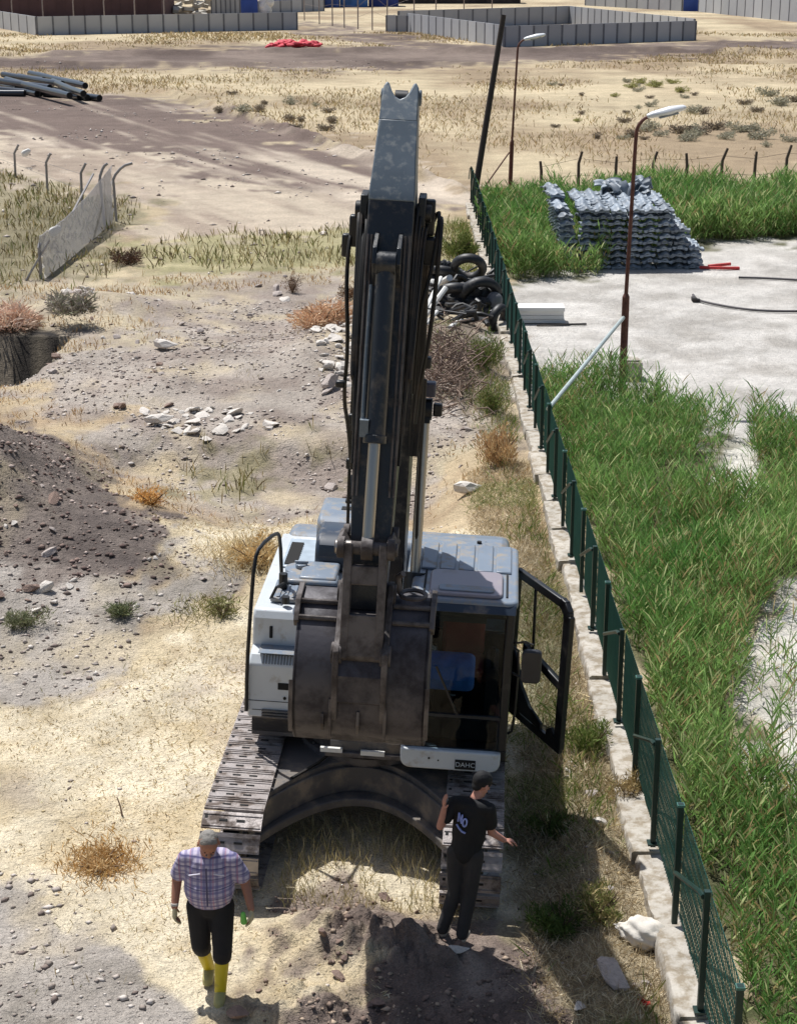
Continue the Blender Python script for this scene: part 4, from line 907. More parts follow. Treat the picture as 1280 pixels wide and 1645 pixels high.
for k in range(NB):
    ya = z0+k*BAY-11+.03; yb = ya+BAY-.06; m = MB(); n = 24 if k < 14 else 17; off = random.uniform(.02, .05)
    r = .0045 if k < 12 else .006
    for i in range(n+1): y = ya+(yb-ya)*i/n; m.add([(off-r, y-r, .30), (off+r, y-r, .30), (off, y+r, .30), (off-r, y-r, TOP), (off+r, y-r, TOP), (off, y+r, TOP)], [(0, 1, 4, 3), (1, 2, 5, 4), (2, 0, 3, 5)])
    for i in range(9):
        z = .33+i*(TOP-.36)/8; 
        for dz in (-.006, .006): m.add([(off+.008-r, ya, z+dz), (off+.008+r, ya, z+dz), (off+.008, ya, z+dz+r*1.6), (off+.008-r, yb, z+dz), (off+.008+r, yb, z+dz), (off+.008, yb, z+dz+r*1.6)], [(0, 1, 4, 3), (1, 2, 5, 4), (2, 0, 3, 5)])
    m.build('mesh_panel', M_green, fn)

# ------------------------------------------------------------------ lamp posts
M_rust = mat('rusty_brown_paint', (104, 62, 50), .65, 0, .15, 3, c2=(74, 44, 38), c2amt=.5)
M_lamp = mat('lamp_head_shell', (226, 228, 230), .35, 0, .04, 2)
def lamp_post(x, y, label):
    t = thing('lamp_post', label, 'lamp post', (x, y, 0))
    MB().cyl((0, 0, -.2), (0, 0, 2.15), .085, .08, 16).build('lower_pole', M_rust, t)
    m = MB(); m.cyl((0, 0, 2.15), (0, 0, 2.22), .08, .05, 16); m.tube([(0, 0, 2.2), (.04, 0, 4), (.07, 0, 5.55), (.09, .02, 5.78), (.22, .05, 5.95), (.34, .08, 6.0)], [.046, .036], 10, 1); m.build('upper_pole', M_rust, t)
    m = MB(); R = Matrix.Rotation(math.radians(-14), 3, 'Y')
    vs = []; 
    for s_, wd_, up_, dn_ in ((0, .06, .05, .04), (.12, .10, .08, .06), (.5, .15, .10, .09), (.78, .12, .06, .06), (.84, .05, .02, .03)):
        for a in range(12): q = 2*PI*a/12; v = Vector((s_, wd_*math.cos(q), (up_ if math.sin(q) > 0 else dn_)*math.sin(q))); vs.append(Vector((.30, .08, 6.0))+R @ v)
    m.add(vs, [(r*12+a, r*12+(a+1) % 12, (r+1)*12+(a+1) % 12, (r+1)*12+a) for r in range(4) for a in range(12)]+[tuple(range(11, -1, -1)), tuple(range(48, 60))])
    h = m.build('lamp_head', M_lamp, t, 0, 40)
    m = MB(); m.box(Vector((.30, .08, 6.0))+R @ Vector((.45, 0, -.085)), (.42, .2, .03), R); m.build('lamp_glass', mat('lamp_glass', (150, 156, 160), .2), h, .01)
    return t
lamp_post(4.96, 37.6, 'nearer rusty lamp post with white head standing in the reeds')
l2 = lamp_post(4.36, 68.8, 'farther thin lamp post with white head beyond the reed band'); l2.rotation_euler = (0, math.radians(1.2), 0)
m = MB(); g0 = G(888, 678); m.tube([(FX+.06, 31.6, 1.2), (4.9, 37.45, 1.72)], .042, 10)
tag(m.build('stay_pipe', mat('galvanised', (186, 196, 192), .4, .3), None), 'silver stay pipe slanting from the green fence to the nearer lamp post', 'pipe')
m = MB(); m.b2(5.1, 5.55, 38.7, 39.2, -.05, .42); m.b2(5.16, 5.49, 38.76, 39.14, .42, .47)
tag(m.build('concrete_block', M_conc, None, .02), 'grey concrete block behind the nearer lamp post above the reeds', 'block')
# leaning pole at the end of the fence
p = W(757, 285, 0); p = Vector((2.78, 66.3, 0)); b = p
m = MB(); top = Vector((3.90, 67.3, 6.95)); m.cyl((b.x, b.y, -.2), top, .125, .10, 14); pol = m.build('leaning_pole', mat('dark_wood', (58, 50, 46), .8, 0, .15), None)
tag(pol, 'dark leaning wooden pole at the far end of the green fence', 'pole')
m = MB(); m.tube([(4.3, 68.7, 1.75), (3.3, 67.9, .5)], .03, 6); tag(m.build('stay_rod', M_rust, None), 'thin slanting stay rod beside the farther lamp post', 'rod')

# ------------------------------------------------------------------ stack of grey moulded pieces
M_plast = mat('grey_moulding', (126, 135, 144), .5, 0, .14, 3, c2=(140, 146, 150), c2amt=.4, c2scale=3)
random_tone(M_plast, .65, 1.5)
def piece_mesh():
    """arched channel with a waved rim"""
    m = MB(); nx, ny = 9, 6; vs = []
    for s_ in (0, 1):
        for j in range(ny+1):
            for i in range(nx+1):
                u = i/nx*2-1; v = j/ny*2-1
                z = .085*math.cos(u*PI*1.5)*.5+.05*(1-u*u)-.06*v*v
                vs.append((u*.27, v*.25, z+.10-(.035 if s_ else 0)))
    w_ = nx+1; k = w_*(ny+1); fs = []
    for j in range(ny):
        for i in range(nx): a = j*w_+i; fs += [(a, a+1, a+w_+1, a+w_), (k+a, k+a+w_, k+a+w_+1, k+a+1)]
    for i in range(nx): fs += [(i, k+i, k+i+1, i+1), (ny*w_+i, ny*w_+i+1, k+ny*w_+i+1, k+ny*w_+i)]
    for j in range(ny): a = j*w_; fs += [(a, a+w_, k+a+w_, k+a), (a+nx, k+a+nx, k+a+w_+nx, a+w_+nx)]
    m.add(vs, fs); m.add([(-.27, -.25, .02), (.27, -.25, .02), (.27, -.21, .02), (-.27, -.21, .02), (-.27, -.25, .07), (.27, -.25, .07), (.27, -.21, .07), (-.27, -.21, .07)], [(0, 1, 5, 4), (1, 2, 6, 5), (2, 3, 7, 6), (3, 0, 4, 7)])
    return m
pm = piece_mesh().build('moulded_piece', M_plast, None, 0, 50)
PX0, PY0 = 5.3, 53.2; NXc, NYc = 8, 9; cnt = 0; first = True
zr = {}
for c in range(NXc+1):
    for r in range(NYc):
        if c == NXc and r > 3: continue
        lay = 10 if c < NXc-1 else (7 if c == NXc-1 else 4)
        lay += (0 if c > 0 or r < 4 else 1)-(1 if (c == 0 and r == 0) else 0)
        lean = .012*(c-3)
        for q in range(lay):
            vis = r == 0 or q >= lay-1 or (c == 0 and r < 6) or (c >= NXc-1 and r < 3) or (r == 1 and q >= lay-2)
            if not vis: continue
            if cnt >= 285: break
            zz = q*.19; x = PX0+c*.465+random.uniform(-.04, .04)+lean*q*.2-(.10*(lay-q)*.0)+(.0 if c else -.03*q); y = PY0+r*.5+random.uniform(-.05, .05)
            o = pm if first else pm.copy()
            if not first: COL.objects.link(o)
            first = False; cnt += 1
            o.scale = (.88, .92, 1.05); o.location = (x, y, zz+Hs(x, y)*.3); o.rotation_euler = (random.uniform(-.10, .10), random.uniform(-.13, .13), random.uniform(-.14, .14)+(.25 if c == 0 else 0))
            if r == 0 and q < lay-1: lb = 'grey moulded piece in the shaded front face of the stack'
            elif q == lay-1: lb = 'grey moulded piece on the sunlit top of the stack'
            else: lb = 'grey moulded piece on the flank of the stack beside the reeds'
            tag(o, lb, 'moulded piece', 'grey moulded pieces stacked in columns')
for i in range(14):
    o = pm.copy(); COL.objects.link(o); x = PX0+random.uniform(1.2, 3.2); y = PY0+random.uniform(3.2, 5.2); o.location = (x, y, 1.85+random.uniform(0, .12)); o.rotation_euler = (random.uniform(-1.2, 1.2), random.uniform(-1, 1), random.uniform(0, 3))
    tag(o, 'grey moulded piece thrown loose across the back of the stack', 'moulded piece', 'loose moulded pieces on the stack')
m = MB(); m.tube([(9.2, 53.0, .06), (9.9, 52.8, .07), (10.4, 52.9, .05)], .05, 8); m.tube([(9.5, 53.2, .06), (10.2, 53.25, .12)], .05, 8)
tag(m.build('red_strip', mat('red_plastic', (196, 60, 56), .5), None), 'bright red plastic strip on the ground at the right foot of the stack', 'plastic strip')
# white boards
M_board = mat('white_board', (224, 222, 216), .7, 0, .04, 2)
bd = None
for k in range(4):
    if bd is None: bd = MB().box((0, 0, .055), (1.42, .62, .10)).build('board', M_board, None, .008)
    else: n_ = bd.copy(); COL.objects.link(n_); bd = n_
    bd.location = (3.62+random.uniform(-.02, .02), 45.2+random.uniform(-.03, .03), .02+k*.106)
    tag(bd, ['lowest white board of the low pile beside the fence', 'second white board from the bottom of the pile by the fence', 'third white board from the bottom of the pile by the fence', 'topmost white board of the low pile beside the fence'][k], 'board', 'white boards piled beside the fence')
m = MB(); m.tube([(3.6, 44.6, .04), (4.9, 44.75, .04)], .03, 6); tag(m.build('metal_rod', M_hose, None), 'thin dark rod on the ground in front of the white boards', 'rod')
def yardhose(pts, lb):
    m = MB(); m.tube([Vector((W(*p).x, W(*p).y, .05)) for p in pts], .035, 8, 2); tag(m.build('hose', mat('grey_hose', (84, 80, 80), .6), None), lb, 'hose')
yardhose([(1113, 476), (1118, 484), (1150, 492), (1200, 500), (1250, 503), (1340, 502)], 'longer grey hose curving across the pale yard')
yardhose([(1186, 448), (1230, 449), (1330, 455)], 'shorter dark hose behind the longer one on the pale yard')
m = MB(); g = W(1110, 478); m.box((g.x, g.y-.5, .06), (.12, .3, .1)); m.box((g.x+.04, g.y-.62, .05), (.2, .12, .08)); tag(m.build('rubber_scrap', M_hose, None), 'small dark rubber scrap near the end of the longer hose', 'scrap')
# posts behind the reed band
M_postw = mat('old_post', (92, 78, 68), .85, 0, .15)
pf_ = thing('wire_fence', 'row of thin bent posts with wire behind the rear reeds', 'fence', (10, 68.5, 0)); prev = None
for i, (px, py, hh) in enumerate([(870, 262, 1.6), (929, 262, 2.2), (988, 260, 1.9), (1048, 258, 2.2), (1103, 255, 2.1), (1157, 250, 2.4), (1210, 248, 2.2), (1261, 248, 2.6), (1320, 246, 2.4)]):
    x = (px-640)*67.9/FPX; hh = .45+hh*.62; b_ = random.uniform(-.08, .08); m = MB(); P = [(x-10, 0, -.1), (x-10+b_*.4, 0, hh*.75), (x-10+b_+(.25 if i % 2 else 0)*.6, 0, hh)]
    m.tube(P, [.07, .05], 6); m.build('post', M_postw, pf_)
    if prev:
        for f in (.5, .85): a = prev[1]; MB().tube([(prev[0]-10, 0, prev[2]*f), (x-10, 0, hh*f)], .008, 4).build('wire', M_postw, pf_)
    prev = (x, 0, hh)

# ------------------------------------------------------------------ left: chain link fence and posts
M_galv = mat('dull_galvanised', (146, 142, 140), .55, .2, .1, 3)
cf = thing('chain_link_fence', 'sagging grey chain link fence running through the dry grass', 'fence', (-10.3, 57, 0))
def cpost(y, x, h, lean, arm=(.4, .3)):
    b0 = (x+10.3, y-57, -.2+Hs(x, y)); t = (x+10.3+lean, y-57, h+Hs(x, y)); MB().tube([b0, (b0[0]+lean*.6, b0[1], h*.8), t, (t[0]+arm[0]*.5, t[1]+.1, t[2]+arm[1]*.8), (t[0]+arm[0], t[1]+.1, t[2]+arm[1])], .05, 8, 1).build('post', M_galv, cf)
cpost(62.6, -10.1, 1.55, -.05, (.7, .5)); cpost(61.2, -10.3, 1.7, -.1, (.3, .5)); cpost(51.3, -10.6, .95, .0, (.0, .1))
MB().tube([(-10.9+10.3-.1, 51.0-57, 0), (-10.5+10.3+.2, 51.4-57, 1.15)], .035, 6).build('stay', M_galv, cf)
MB().tube([(-.25, 60.9-57, 1.9), (-.5, 58-57, 1.0)], .04, 6).build('fallen_rail', M_galv, cf)
m = MB(); r = .008; y0_, y1_ = 51.2, 62.5
def cpt(s, h):
    y = y0_+(y1_-y0_)*s; x = -10.5+.35*s-.15*h*(1-s); top = 1.25+.75*s**1.5-.12*math.sin(PI*s)
    return Vector((x+10.3, y-57, Hs(x, y)+h*top))
n = 95
for i in range(-16, n):
    for sg in (1, -1):
        pts = []
        for q in range(5):
            s = (i+(q*4 if sg > 0 else (16-q*4)))/n
            if 0 <= s <= 1: pts.append(cpt(s, q/4))
        if len(pts) > 1: m.tube(pts, r, 3)
m.build('chain_link', mat('wire_grey', (150, 148, 150), .5, .2, .05), cf)
gp = thing('post_row', 'row of grey angled posts behind the dry grass on the left', 'fence', (-13, 68, 0)); prev = None
for (px, ytop, ybase, z) in [(127, 262, 330, 65.5), (72, 246, 310, 70), (22, 232, 295, 75), (-30, 220, 280, 80)]:
    x = (px-640)*z*.985/FPX; h = CAM_H-z*math.tan(PITCH-math.atan((822.5-ytop)/FPX))-.35
    MB().tube([(x+13, z-68, -.1), (x+13+.02, z-68, h), (x+13+.22, z-68, h+.36)], .05, 7).build('post', M_galv, gp)
    c = Vector((x+13, z-68, h))
    if prev:
        for f in (.55, .98): MB().tube([(prev.x, prev.y, prev.z*f), (c.x, c.y, c.z*f)], .007, 4).build('wire', M_galv, gp)
    prev = c

# ------------------------------------------------------------------ pipes, far walls
M_pipe = mat('black_pipe', (40, 46, 54), .3, 0, .08, 2, coat=.3)
ends = [((-30, 118), (28, 142)), ((-10, 132), (60, 150)), ((-30, 140), (96, 151)), ((10, 127), (112, 153)), ((20, 136), (128, 155)), ((40, 138), (140, 156)), ((70, 143), (160, 157)), ((5, 119), (70, 128)), ((48, 117), (130, 134)), ((60, 119), (137, 137)), ((30, 122), (100, 134)), ((-20, 126), (80, 140)), ((85, 130), (134, 150)), ((-40, 147), (40, 149))]
pipelab = ['black pipe at the left end of the heap by the frame edge', 'black pipe low on the front left of the heap', 'long black pipe along the front of the heap', 'black pipe lying slanted in the middle of the heap', 'black pipe third from the right front end', 'black pipe second from the right front end', 'black pipe with its dark open end farthest right', 'topmost short black pipe at the back left', 'black pipe along the back of the heap', 'black pipe behind the back right end of the heap', 'black pipe buried in the centre of the heap', 'black pipe crossing under the middle of the heap', 'pale topped short pipe in the right hollow of the heap', 'black pipe partly outside the left frame edge']
for i, (a, b) in enumerate(ends):
    hz = .22 if i in (0, 1, 2, 4, 5, 6, 13) else .62
    pa = W(a[0], a[1], hz); pb = W(b[0], b[1], hz); d = pb-pa; L = min(d.length, 15); pa = pb-d.normalized()*L
    q = (pa+pb)/2; q.z = hz-.04; m = MB(); m.tube([pa, q, pb], .21, 12, 1); o = m.build('pipe', M_pipe, None)
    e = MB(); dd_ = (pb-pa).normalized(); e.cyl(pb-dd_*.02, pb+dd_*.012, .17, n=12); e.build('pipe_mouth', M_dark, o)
    tag(o, pipelab[i], 'pipe', 'black pipes heaped beside the dirt track')

M_wall = mat('panel_concrete', (176, 178, 182), .85, 0, .05, .5)
random_tone(M_wall, .86, 1.1)
M_joint = mat('wall_joint', (112, 114, 120), .9)
def panel_wall(pxa, pya, pxb, pyb, h, n, label, first_gap=None):
    a = W(pxa, pya); b = W(pxb, pyb); d = b-a; ang = math.atan2(d.y, d.x); L = d.length
    t = thing('panel_wall', label, 'wall', (a.x, a.y, 0), ang)
    proto = None; pst = None; pw = L/n
    for k in range(n+1):
        if k < n:
            if proto is None: proto = MB().b2(.09, pw-.09, -.05, .05, -.3, h).build('wall_panel', M_wall, t)
            else: q = proto.copy(); COL.objects.link(q); q.parent = t; q.location.x = k*pw
        if pst is None: pst = MB().b2(-.095, .095, -.09, .09, -.3, h-.03).build('wall_post', M_joint, t)
        else: q = pst.copy(); COL.objects.link(q); q.parent = t; q.location.x = k*pw
    return t
panel_wall(60, 56, 477, 47, 1.95, 17, 'long grey concrete panel wall at upper left in front of the dark building')
panel_wall(-60, 33, 59, 56, 1.95, 10, 'sunlit white panel wall turning the upper left corner')
panel_wall(621, 50, 654, 50.5, 1.8, 2, 'short dark wall piece left of the sunlit white enclosure side')
panel_wall(655, 50, 808, 74, 2.0, 12, 'sunlit white panel wall on the near left side of the walled plot')
panel_wall(810, 75, 1116, 64, 1.95, 14, 'shaded grey panel wall on the near side of the walled plot')
panel_wall(914, 37, 1114, 63, 2.1, 17, 'sunlit white panel wall on the far right side of the walled plot')
panel_wall(640, 47, 913, 37, 2.1, 12, 'shaded grey panel wall on the far side of the walled plot')
panel_wall(940, 8, 1095, 17, 4.2, 9, 'pale panel wall left of the blue gate at upper right')
panel_wall(1122, 18, 1330, 40, 3.8, 15, 'bright white panel wall right of the blue gate')
panel_wall(340, 24, 386, 24, 3.2, 6, 'short white panel wall left of the blue door far behind')
panel_wall(414, 21, 520, 17, 1.7, 6, 'low white wall beside the blue door far behind')
M_blu = mat('blue_sheet', (44, 78, 160), .5, 0, .15, .4)
def farbox(name, label, cat, pxa, pxb, pyb, h, dep, m_, roof=None, group=None):
    a = W(pxa, pyb); b = W(pxb, pyb); t = thing(name, label, cat, (a.x, a.y, 0), 0, group); w_ = b.x-a.x
    MB().b2(0, w_, 0, dep, -.3, h).build('body' if cat != 'building' else 'wall', m_, t, .05)
    m = MB()
    for k in range(max(2, int(w_/1.2))): m.b2(.3+k*1.2, .38+k*1.2, -.04, .0, .1, h-.1)
    m.build('rib', m_, t)
    if roof: MB().b2(-.2, w_+.2, -.2, dep+.2, h, h+.25).build('roof', roof, t)
    return t
farbox('gate', 'blue metal gate in the far white panel wall', 'gate', 1097, 1122, 17, 4.4, .3, M_blu)
farbox('gate', 'blue metal door beside the short white panel wall', 'gate', 386, 414, 23, 3.6, .4, M_blu)
M_brn = mat('reddish_brown_wall', (98, 72, 70), .85, 0, .2, .3)
farbox('shed', 'long reddish brown shed behind the upper left panel wall', 'building', -60, 260, 30, 6.5, 14, M_brn, M_brn)
M_blues = [mat('blue_a', (52, 84, 150), .6, 0, .3, .8), mat('blue_b', (62, 108, 168), .6, 0, .3, .8), mat('blue_c', (36, 56, 128), .6, 0, .3, .8)]
for i, (a, b, lb) in enumerate([(440, 470, 'leftmost of the blue containers at the top of the photo'), (472, 496, 'second blue container from the left at the top'), (498, 520, 'paler blue container in the middle of the row'), (522, 544, 'dark blue container fourth from the left'), (546, 590, 'long blue container second from the right'), (592, 640, 'rightmost blue container above the wire fence')]):
    farbox('container', lb, 'container', a, b, 13-i*.6, 3.2+random.uniform(-.5, .8), 5, M_blues[i % 3], None, 'blue containers far behind')
farbox('scrap_bank', 'dark low bank of scrap at the top centre of the photo', 'bank', 600, 836, 5, 3.5, 6, mat('dark_scrap', (66, 58, 54), .9, 0, .4, .6))
m = MB(); a = W(425, 22)
for k in range(5): m.cap((a.x+random.uniform(-.6, .6), a.y+3, .5+k*.5), (a.x+random.uniform(-.4, .4), a.y+3, 1.2+k*.5), .9-.1*k, .6)
tag(m.build('white_cover', mat('white_sheet', (226, 226, 224), .7), None), 'white covered heap beside the far blue door', 'heap')
# block heap beyond the wall
blk = None
for i in range(46):
    if blk is None: blk = MB().box((0, 0, .3), (1.6, .8, .5)).build('concrete_slab', mat('rubble_slab', (190, 184, 172), .9, 0, .1, 1), None, .04)
    else: c = blk.copy(); COL.objects.link(c); blk = c
    p = W(random.uniform(264, 340), random.uniform(20, 25)); blk.location = (p.x, p.y, random.choice([0, .5, 1.0, 1.5, 2.1, 2.6])); blk.rotation_euler = (random.uniform(-.3, .3), random.uniform(-.3, .3), random.uniform(0, 3))
    tag(blk, 'pale broken concrete slab in the heap behind the long panel wall', 'slab', 'broken slabs heaped behind the wall')
# far poles and wire
fp = None
labs = ['thin pole at the left frame edge behind the panel wall', 'thin pole at the corner of the upper left walls', 'thin pole second along the long panel wall', 'thin pole third along the long panel wall', 'thin pole fourth along the long panel wall', 'thin pole at the right edge of the brown shed']
for i, px in enumerate([10, 60, 110, 160, 210, 258]):
    p = W(px, 50); 
    if fp is None: fp = MB().tube([(0, 0, 0), (0, 0, 3.2), (.25, 0, 3.9)], .08, 6).build('thin_pole', mat('pale_post', (150, 138, 132), .8), None)
    else: c = fp.copy(); COL.objects.link(c); fp = c
    fp.location = (p.x, 207, 0); tag(fp, labs[i], 'pole', 'thin poles along the far wall')
wf = thing('wire_fence', 'far wire fence with pale posts in front of the blue containers', 'fence', (-8, 230, 0)); prev = None
for (px, py, hh) in [(489, 32, 3.4), (513, 38, 3.4), (534, 41, 4.2), (553, 44, 4.2), (575, 46, 4.2), (598, 48, 6.5), (622, 45, 4.0), (665, 30, 4.5), (700, 28, 4.5), (745, 26, 4), (790, 24, 4)]:
    p = W(px, py); q = Vector((p.x+8, p.y-230, 0)); MB().tube([q, q+Vector((0, 0, hh*.8)), q+Vector((-.2, 0, hh*.95))], .075, 6).build('post', MATS['pale_post'], wf)
    if prev is not None:
        for f in (.4, .75): MB().tube([prev[0]+Vector((0, 0, prev[1]*f*.8)), q+Vector((0, 0, hh*f*.8))], .015, 4).build('wire', MATS['pale_post'], wf)
    prev = (q, hh)
# red heap
m = MB(); c = W(472, 78)
for k in range(46):
    a = random.uniform(-1, 1); x = c.x+a*2.6; y = c.y+random.uniform(-1.2, 3.5)+1.5; z = .15+.5*(1-a*a)*random.random()
    m.cap((x, y, z), (x+random.uniform(-.8, .8), y+random.uniform(-.6, .6), z*random.uniform(.3, 1.1)), random.uniform(.15, .38), random.uniform(.12, .3), 1, .6, 8)
tag(m.build('red_netting', mat('red_netting', (206, 62, 76), .7, 0, .25, 2), None), 'heap of crumpled red netting on the far dry field', 'netting')
# ------------------------------------------------------------------ rocks
def rock_mesh(seed, flat=.7, sub=2, amp=.28):
    rnd = random.Random(seed); bm = bmesh.new(); bmesh.ops.create_icosphere(bm, subdivisions=sub, radius=1)
    pl_ = [(Vector((rnd.uniform(-1, 1), rnd.uniform(-1, 1), rnd.uniform(-1, 1))).normalized(), rnd.uniform(.35, .75)) for _ in range(13)]
    for v in bm.verts:
        for nrm, d in pl_:
            k = v.co.dot(nrm)
            if k > d: v.co -= nrm*(k-d)
        v.co *= 1+rnd.uniform(-.04, .04)*amp*3
        v.co.z *= flat
    me = bpy.data.meshes.new('rock'); bm.to_mesh(me); bm.free(); return me
M_rocks = [mat('rock_grey', (176, 164, 156), .9, 0, .15, 4, bump=.02, bscale=9), mat('rock_pale', (208, 200, 190), .9, 0, .12, 4, bump=.02, bscale=9), mat('rock_brown', (138, 116, 104), .9, 0, .15, 4, bump=.02, bscale=9)]
RM = []
for k in range(9):
    me = rock_mesh(40+k, random.uniform(.45, .8)); me.materials.append(M_rocks[k % 3]); RM.append(me)
def rocks(n, poly, smin, smax, mats_, label, group, flat=1.):
    n = int(n*.58)
    P = Wn(poly); xs = [p[0] for p in P]; ys = [p[1] for p in P]; k = 0
    for _ in range(n*60):
        if k >= n: break
        x = random.uniform(min(xs), max(xs)); y = random.uniform(min(ys), max(ys))
        if not inpoly(np.array([x]), np.array([y]), P)[0]: continue
        s = smin*(smax/smin)**(random.random()**1.8); me = RM[random.choice([i for i in range(9) if i % 3 in mats_])]
        o = bpy.data.objects.new('rock', me); COL.objects.link(o); o.location = (x, y, Hs(x, y)+s*.18*flat); o.rotation_euler = (random.uniform(-.5, .5), random.uniform(-.5, .5), random.uniform(0, 6.3))
        o.scale = (s*random.uniform(.8, 1.5), s*random.uniform(.7, 1.2), s*random.uniform(.6, 1.1)*flat); tag(o, label, 'rock', group); k += 1
rocks(70, [(60, 480), (340, 460), (420, 520), (330, 650), (200, 680), (60, 620)], .06, .26, (0, 1, 2), 'loose rock scattered on the rubble slope left of the boom', 'rocks on the rubble slope')
rocks(110, [(230, 668), (330, 662), (440, 660), (470, 690), (330, 702), (240, 694)], .07, .30, (1,), 'pale broken slab of stone on the ledge across the gully', 'pale stones on the gully ledge', .6)
rocks(110, [(500, 545), (560, 490), (572, 640), (515, 635)], .08, .30, (1,), 'pale rubble stone heaped directly left of the boom', 'pale stones left of the boom')
rocks(24, [(75, 462), (150, 458), (160, 500), (90, 515)], .12, .4, (0, 1), 'grey stone in the heap by the dark bush', 'stones by the dark bush')
rocks(40, [(0, 850), (120, 870), (130, 960), (110, 1005), (0, 1005)], .06, .20, (0, 2, 1), 'small rock rolled down to the foot of the dark earth mound', 'rocks at the foot of the mound')
rocks(20, [(130, 940), (320, 860), (340, 950), (160, 1010)], .04, .12, (0, 1), 'small grey stone on the gravel right of the dark mound', 'stones right of the mound')
rocks(18, [(420, 440), (560, 430), (560, 500), (420, 540), (330, 500)], .08, .30, (0, 1), 'rock beside the path behind the gully', 'rocks behind the gully')
rocks(20, [(440, 620), (550, 640), (550, 780), (430, 740)], .05, .26, (0, 1), 'rock on the bare slope left of the boom foot', 'rocks on the bare slope')
rocks(14, [(680, 650), (760, 650), (750, 740), (670, 740)], .05, .16, (1, 0), 'small pale stone on the bare patch right of the boom', 'stones right of the boom')
rocks(24, [(880, 1180), (1000, 1330), (1060, 1640), (860, 1640), (950, 1400)], .04, .13, (1, 0), 'stone in the dry grass between the excavator and the fence', 'stones by the fence')
rocks(70, [(380, 1600), (560, 1420), (760, 1500), (860, 1645), (500, 1645)], .03, .12, (2,), 'brown earth clod in front of the excavator', 'earth clods by the tracks')
def onerock(px, py, s, sc, mi, label, rz=0):
    g = G(px, py); o = bpy.data.objects.new('boulder', RM[mi]); COL.objects.link(o); o.location = (g.x, g.y, g.z+s*.3); o.scale = (s*sc[0], s*sc[1], s*sc[2]); o.rotation_euler = (0, 0, rz); tag(o, label, 'boulder')
onerock(752, 792, .34, (1, .6, .6), 1, 'pale boulder in the orange grass right of the boom', .2)
onerock(985, 1575, .24, (.8, 1.2, .6), 0, 'grey boulder below the white sack', .6)
onerock(382, 1636, .17, (1, 1, .8), 2, 'brown boulder by the shadow of the man in yellow boots')
onerock(268, 562, .42, (1, .5, .5), 1, 'white topped boulder with a black shadow on the slope', -.3)
onerock(258, 682, .42, (1, .5, .4), 1, 'largest pale flat slab on the ledge of the gully', .5)
onerock(530, 620, .34, (.8, .8, .8), 0, 'round grey boulder at the foot of the white rubble')
onerock(775, 1405, .10, (1, 1, .6), 1, 'small stone beside the right track')
onerock(735, 1530, .10, (1.6, .8, .6), 1, 'pale stone at the feet of the man in black')
# trench edges lit clods
# ------------------------------------------------------------------ shrubs
def shrub(px, py, r, h, n, cols, label, group=None, twig=True, loc=None, wid=.03, up=.5):
    if loc is None: g = G(px, py); loc = (g.x, g.y, g.z)
    t = thing('shrub', label, 'shrub', loc, 0, group)
    K = 7; ca = RNG.uniform(0, 2*PI, K); cr = RNG.uniform(.15, .85, K)*r; chh = RNG.uniform(.45, 1.1, K)*h; cs = RNG.uniform(.25, .6, K)*r; k_ = RNG.integers(0, K, n)
    a = RNG.uniform(0, 2*PI, n); q = RNG.uniform(0, 1, n)**.6; hh = RNG.uniform(.03, 1, n)**.8
    rad = cs[k_]*q*(1-.3*hh)
    b = np.stack([np.cos(ca[k_])*cr[k_]*(.4+.6*hh)+np.cos(a)*rad, np.sin(ca[k_])*cr[k_]*(.4+.6*hh)+np.sin(a)*rad, hh*chh[k_]*(1-.35*q*q)], 1)
    d = np.stack([np.cos(a)*q*.8, np.sin(a)*q*.8, np.full(n, up)], 1)+RNG.normal(0, .45, (n, 3))
    V, Q, T, C = leaves(b, d, RNG.uniform(.08, .24, n)*max(r, .4)*1.1, np.full(n, wid*max(r, .4)), RNG.uniform(0, .4, n), palette(n, cols))
    fastmesh('foliage', V, [Q, T], M_straw, C, t)
    m = MB()
    for k in range(7):
        an = 2*PI*k/7+random.random(); m.tube([(0, 0, -.03), (math.cos(an)*r*.3, math.sin(an)*r*.3, h*.4), (math.cos(an)*r*.6, math.sin(an)*r*.6, h*.75)], [.022*r+.004, .006*r+.002], 5)
    m.build('stem', mat('twig_brown', (96, 78, 64), .9), t)
    return t
OR = [(204, 160, 124), (180, 134, 100), (220, 186, 146), (160, 120, 92)]
shrub(25, 520, 1.3, .5, 2000, [(222, 194, 172), (206, 172, 150), (232, 210, 188)], 'reddish dry shrub at the left frame edge above the dark hole')
shrub(120, 505, .95, .65, 1700, [(162, 154, 142), (140, 130, 118), (180, 170, 154), (140, 142, 112)], 'grey twiggy bush growing out of the stone heap')
shrub(520, 525, .95, .7, 1900, [(224, 188, 156), (206, 168, 134), (232, 206, 172)], 'rust coloured dry bush directly left of the boom')
shrub(244, 812, .45, .34, 1100, [(222, 176, 110), (204, 154, 90), (232, 196, 134)], 'small bright orange tuft above the mound edge')
shrub(165, 1395, .45, .12, 600, [(216, 188, 140), (200, 168, 120)], 'low orange tuft on the straw left of the man in yellow boots', up=.2)
shrub(195, 985, .34, .25, 900, [(124, 134, 96), (148, 152, 114), (104, 112, 80)], 'small green weed right of the dark mound')
shrub(45, 1005, .40, .28, 1100, [(130, 136, 102), (152, 152, 118), (116, 118, 88)], 'dull green weed below the dark mound')
shrub(410, 905, .6, .4, 1500, [(228, 204, 156), (208, 180, 130)], 'straw coloured bush beside the excavator handrail')
shrub(358, 990, .32, .35, 350, [(150, 148, 100), (128, 126, 84)], 'sparse olive weed left of the white excavator cabinet', wid=.05)
shrub(205, 425, .55, .45, 1600, [(92, 66, 54), (112, 84, 66), (70, 52, 46)], 'dark brown uprooted clump by the end of the chain link fence')
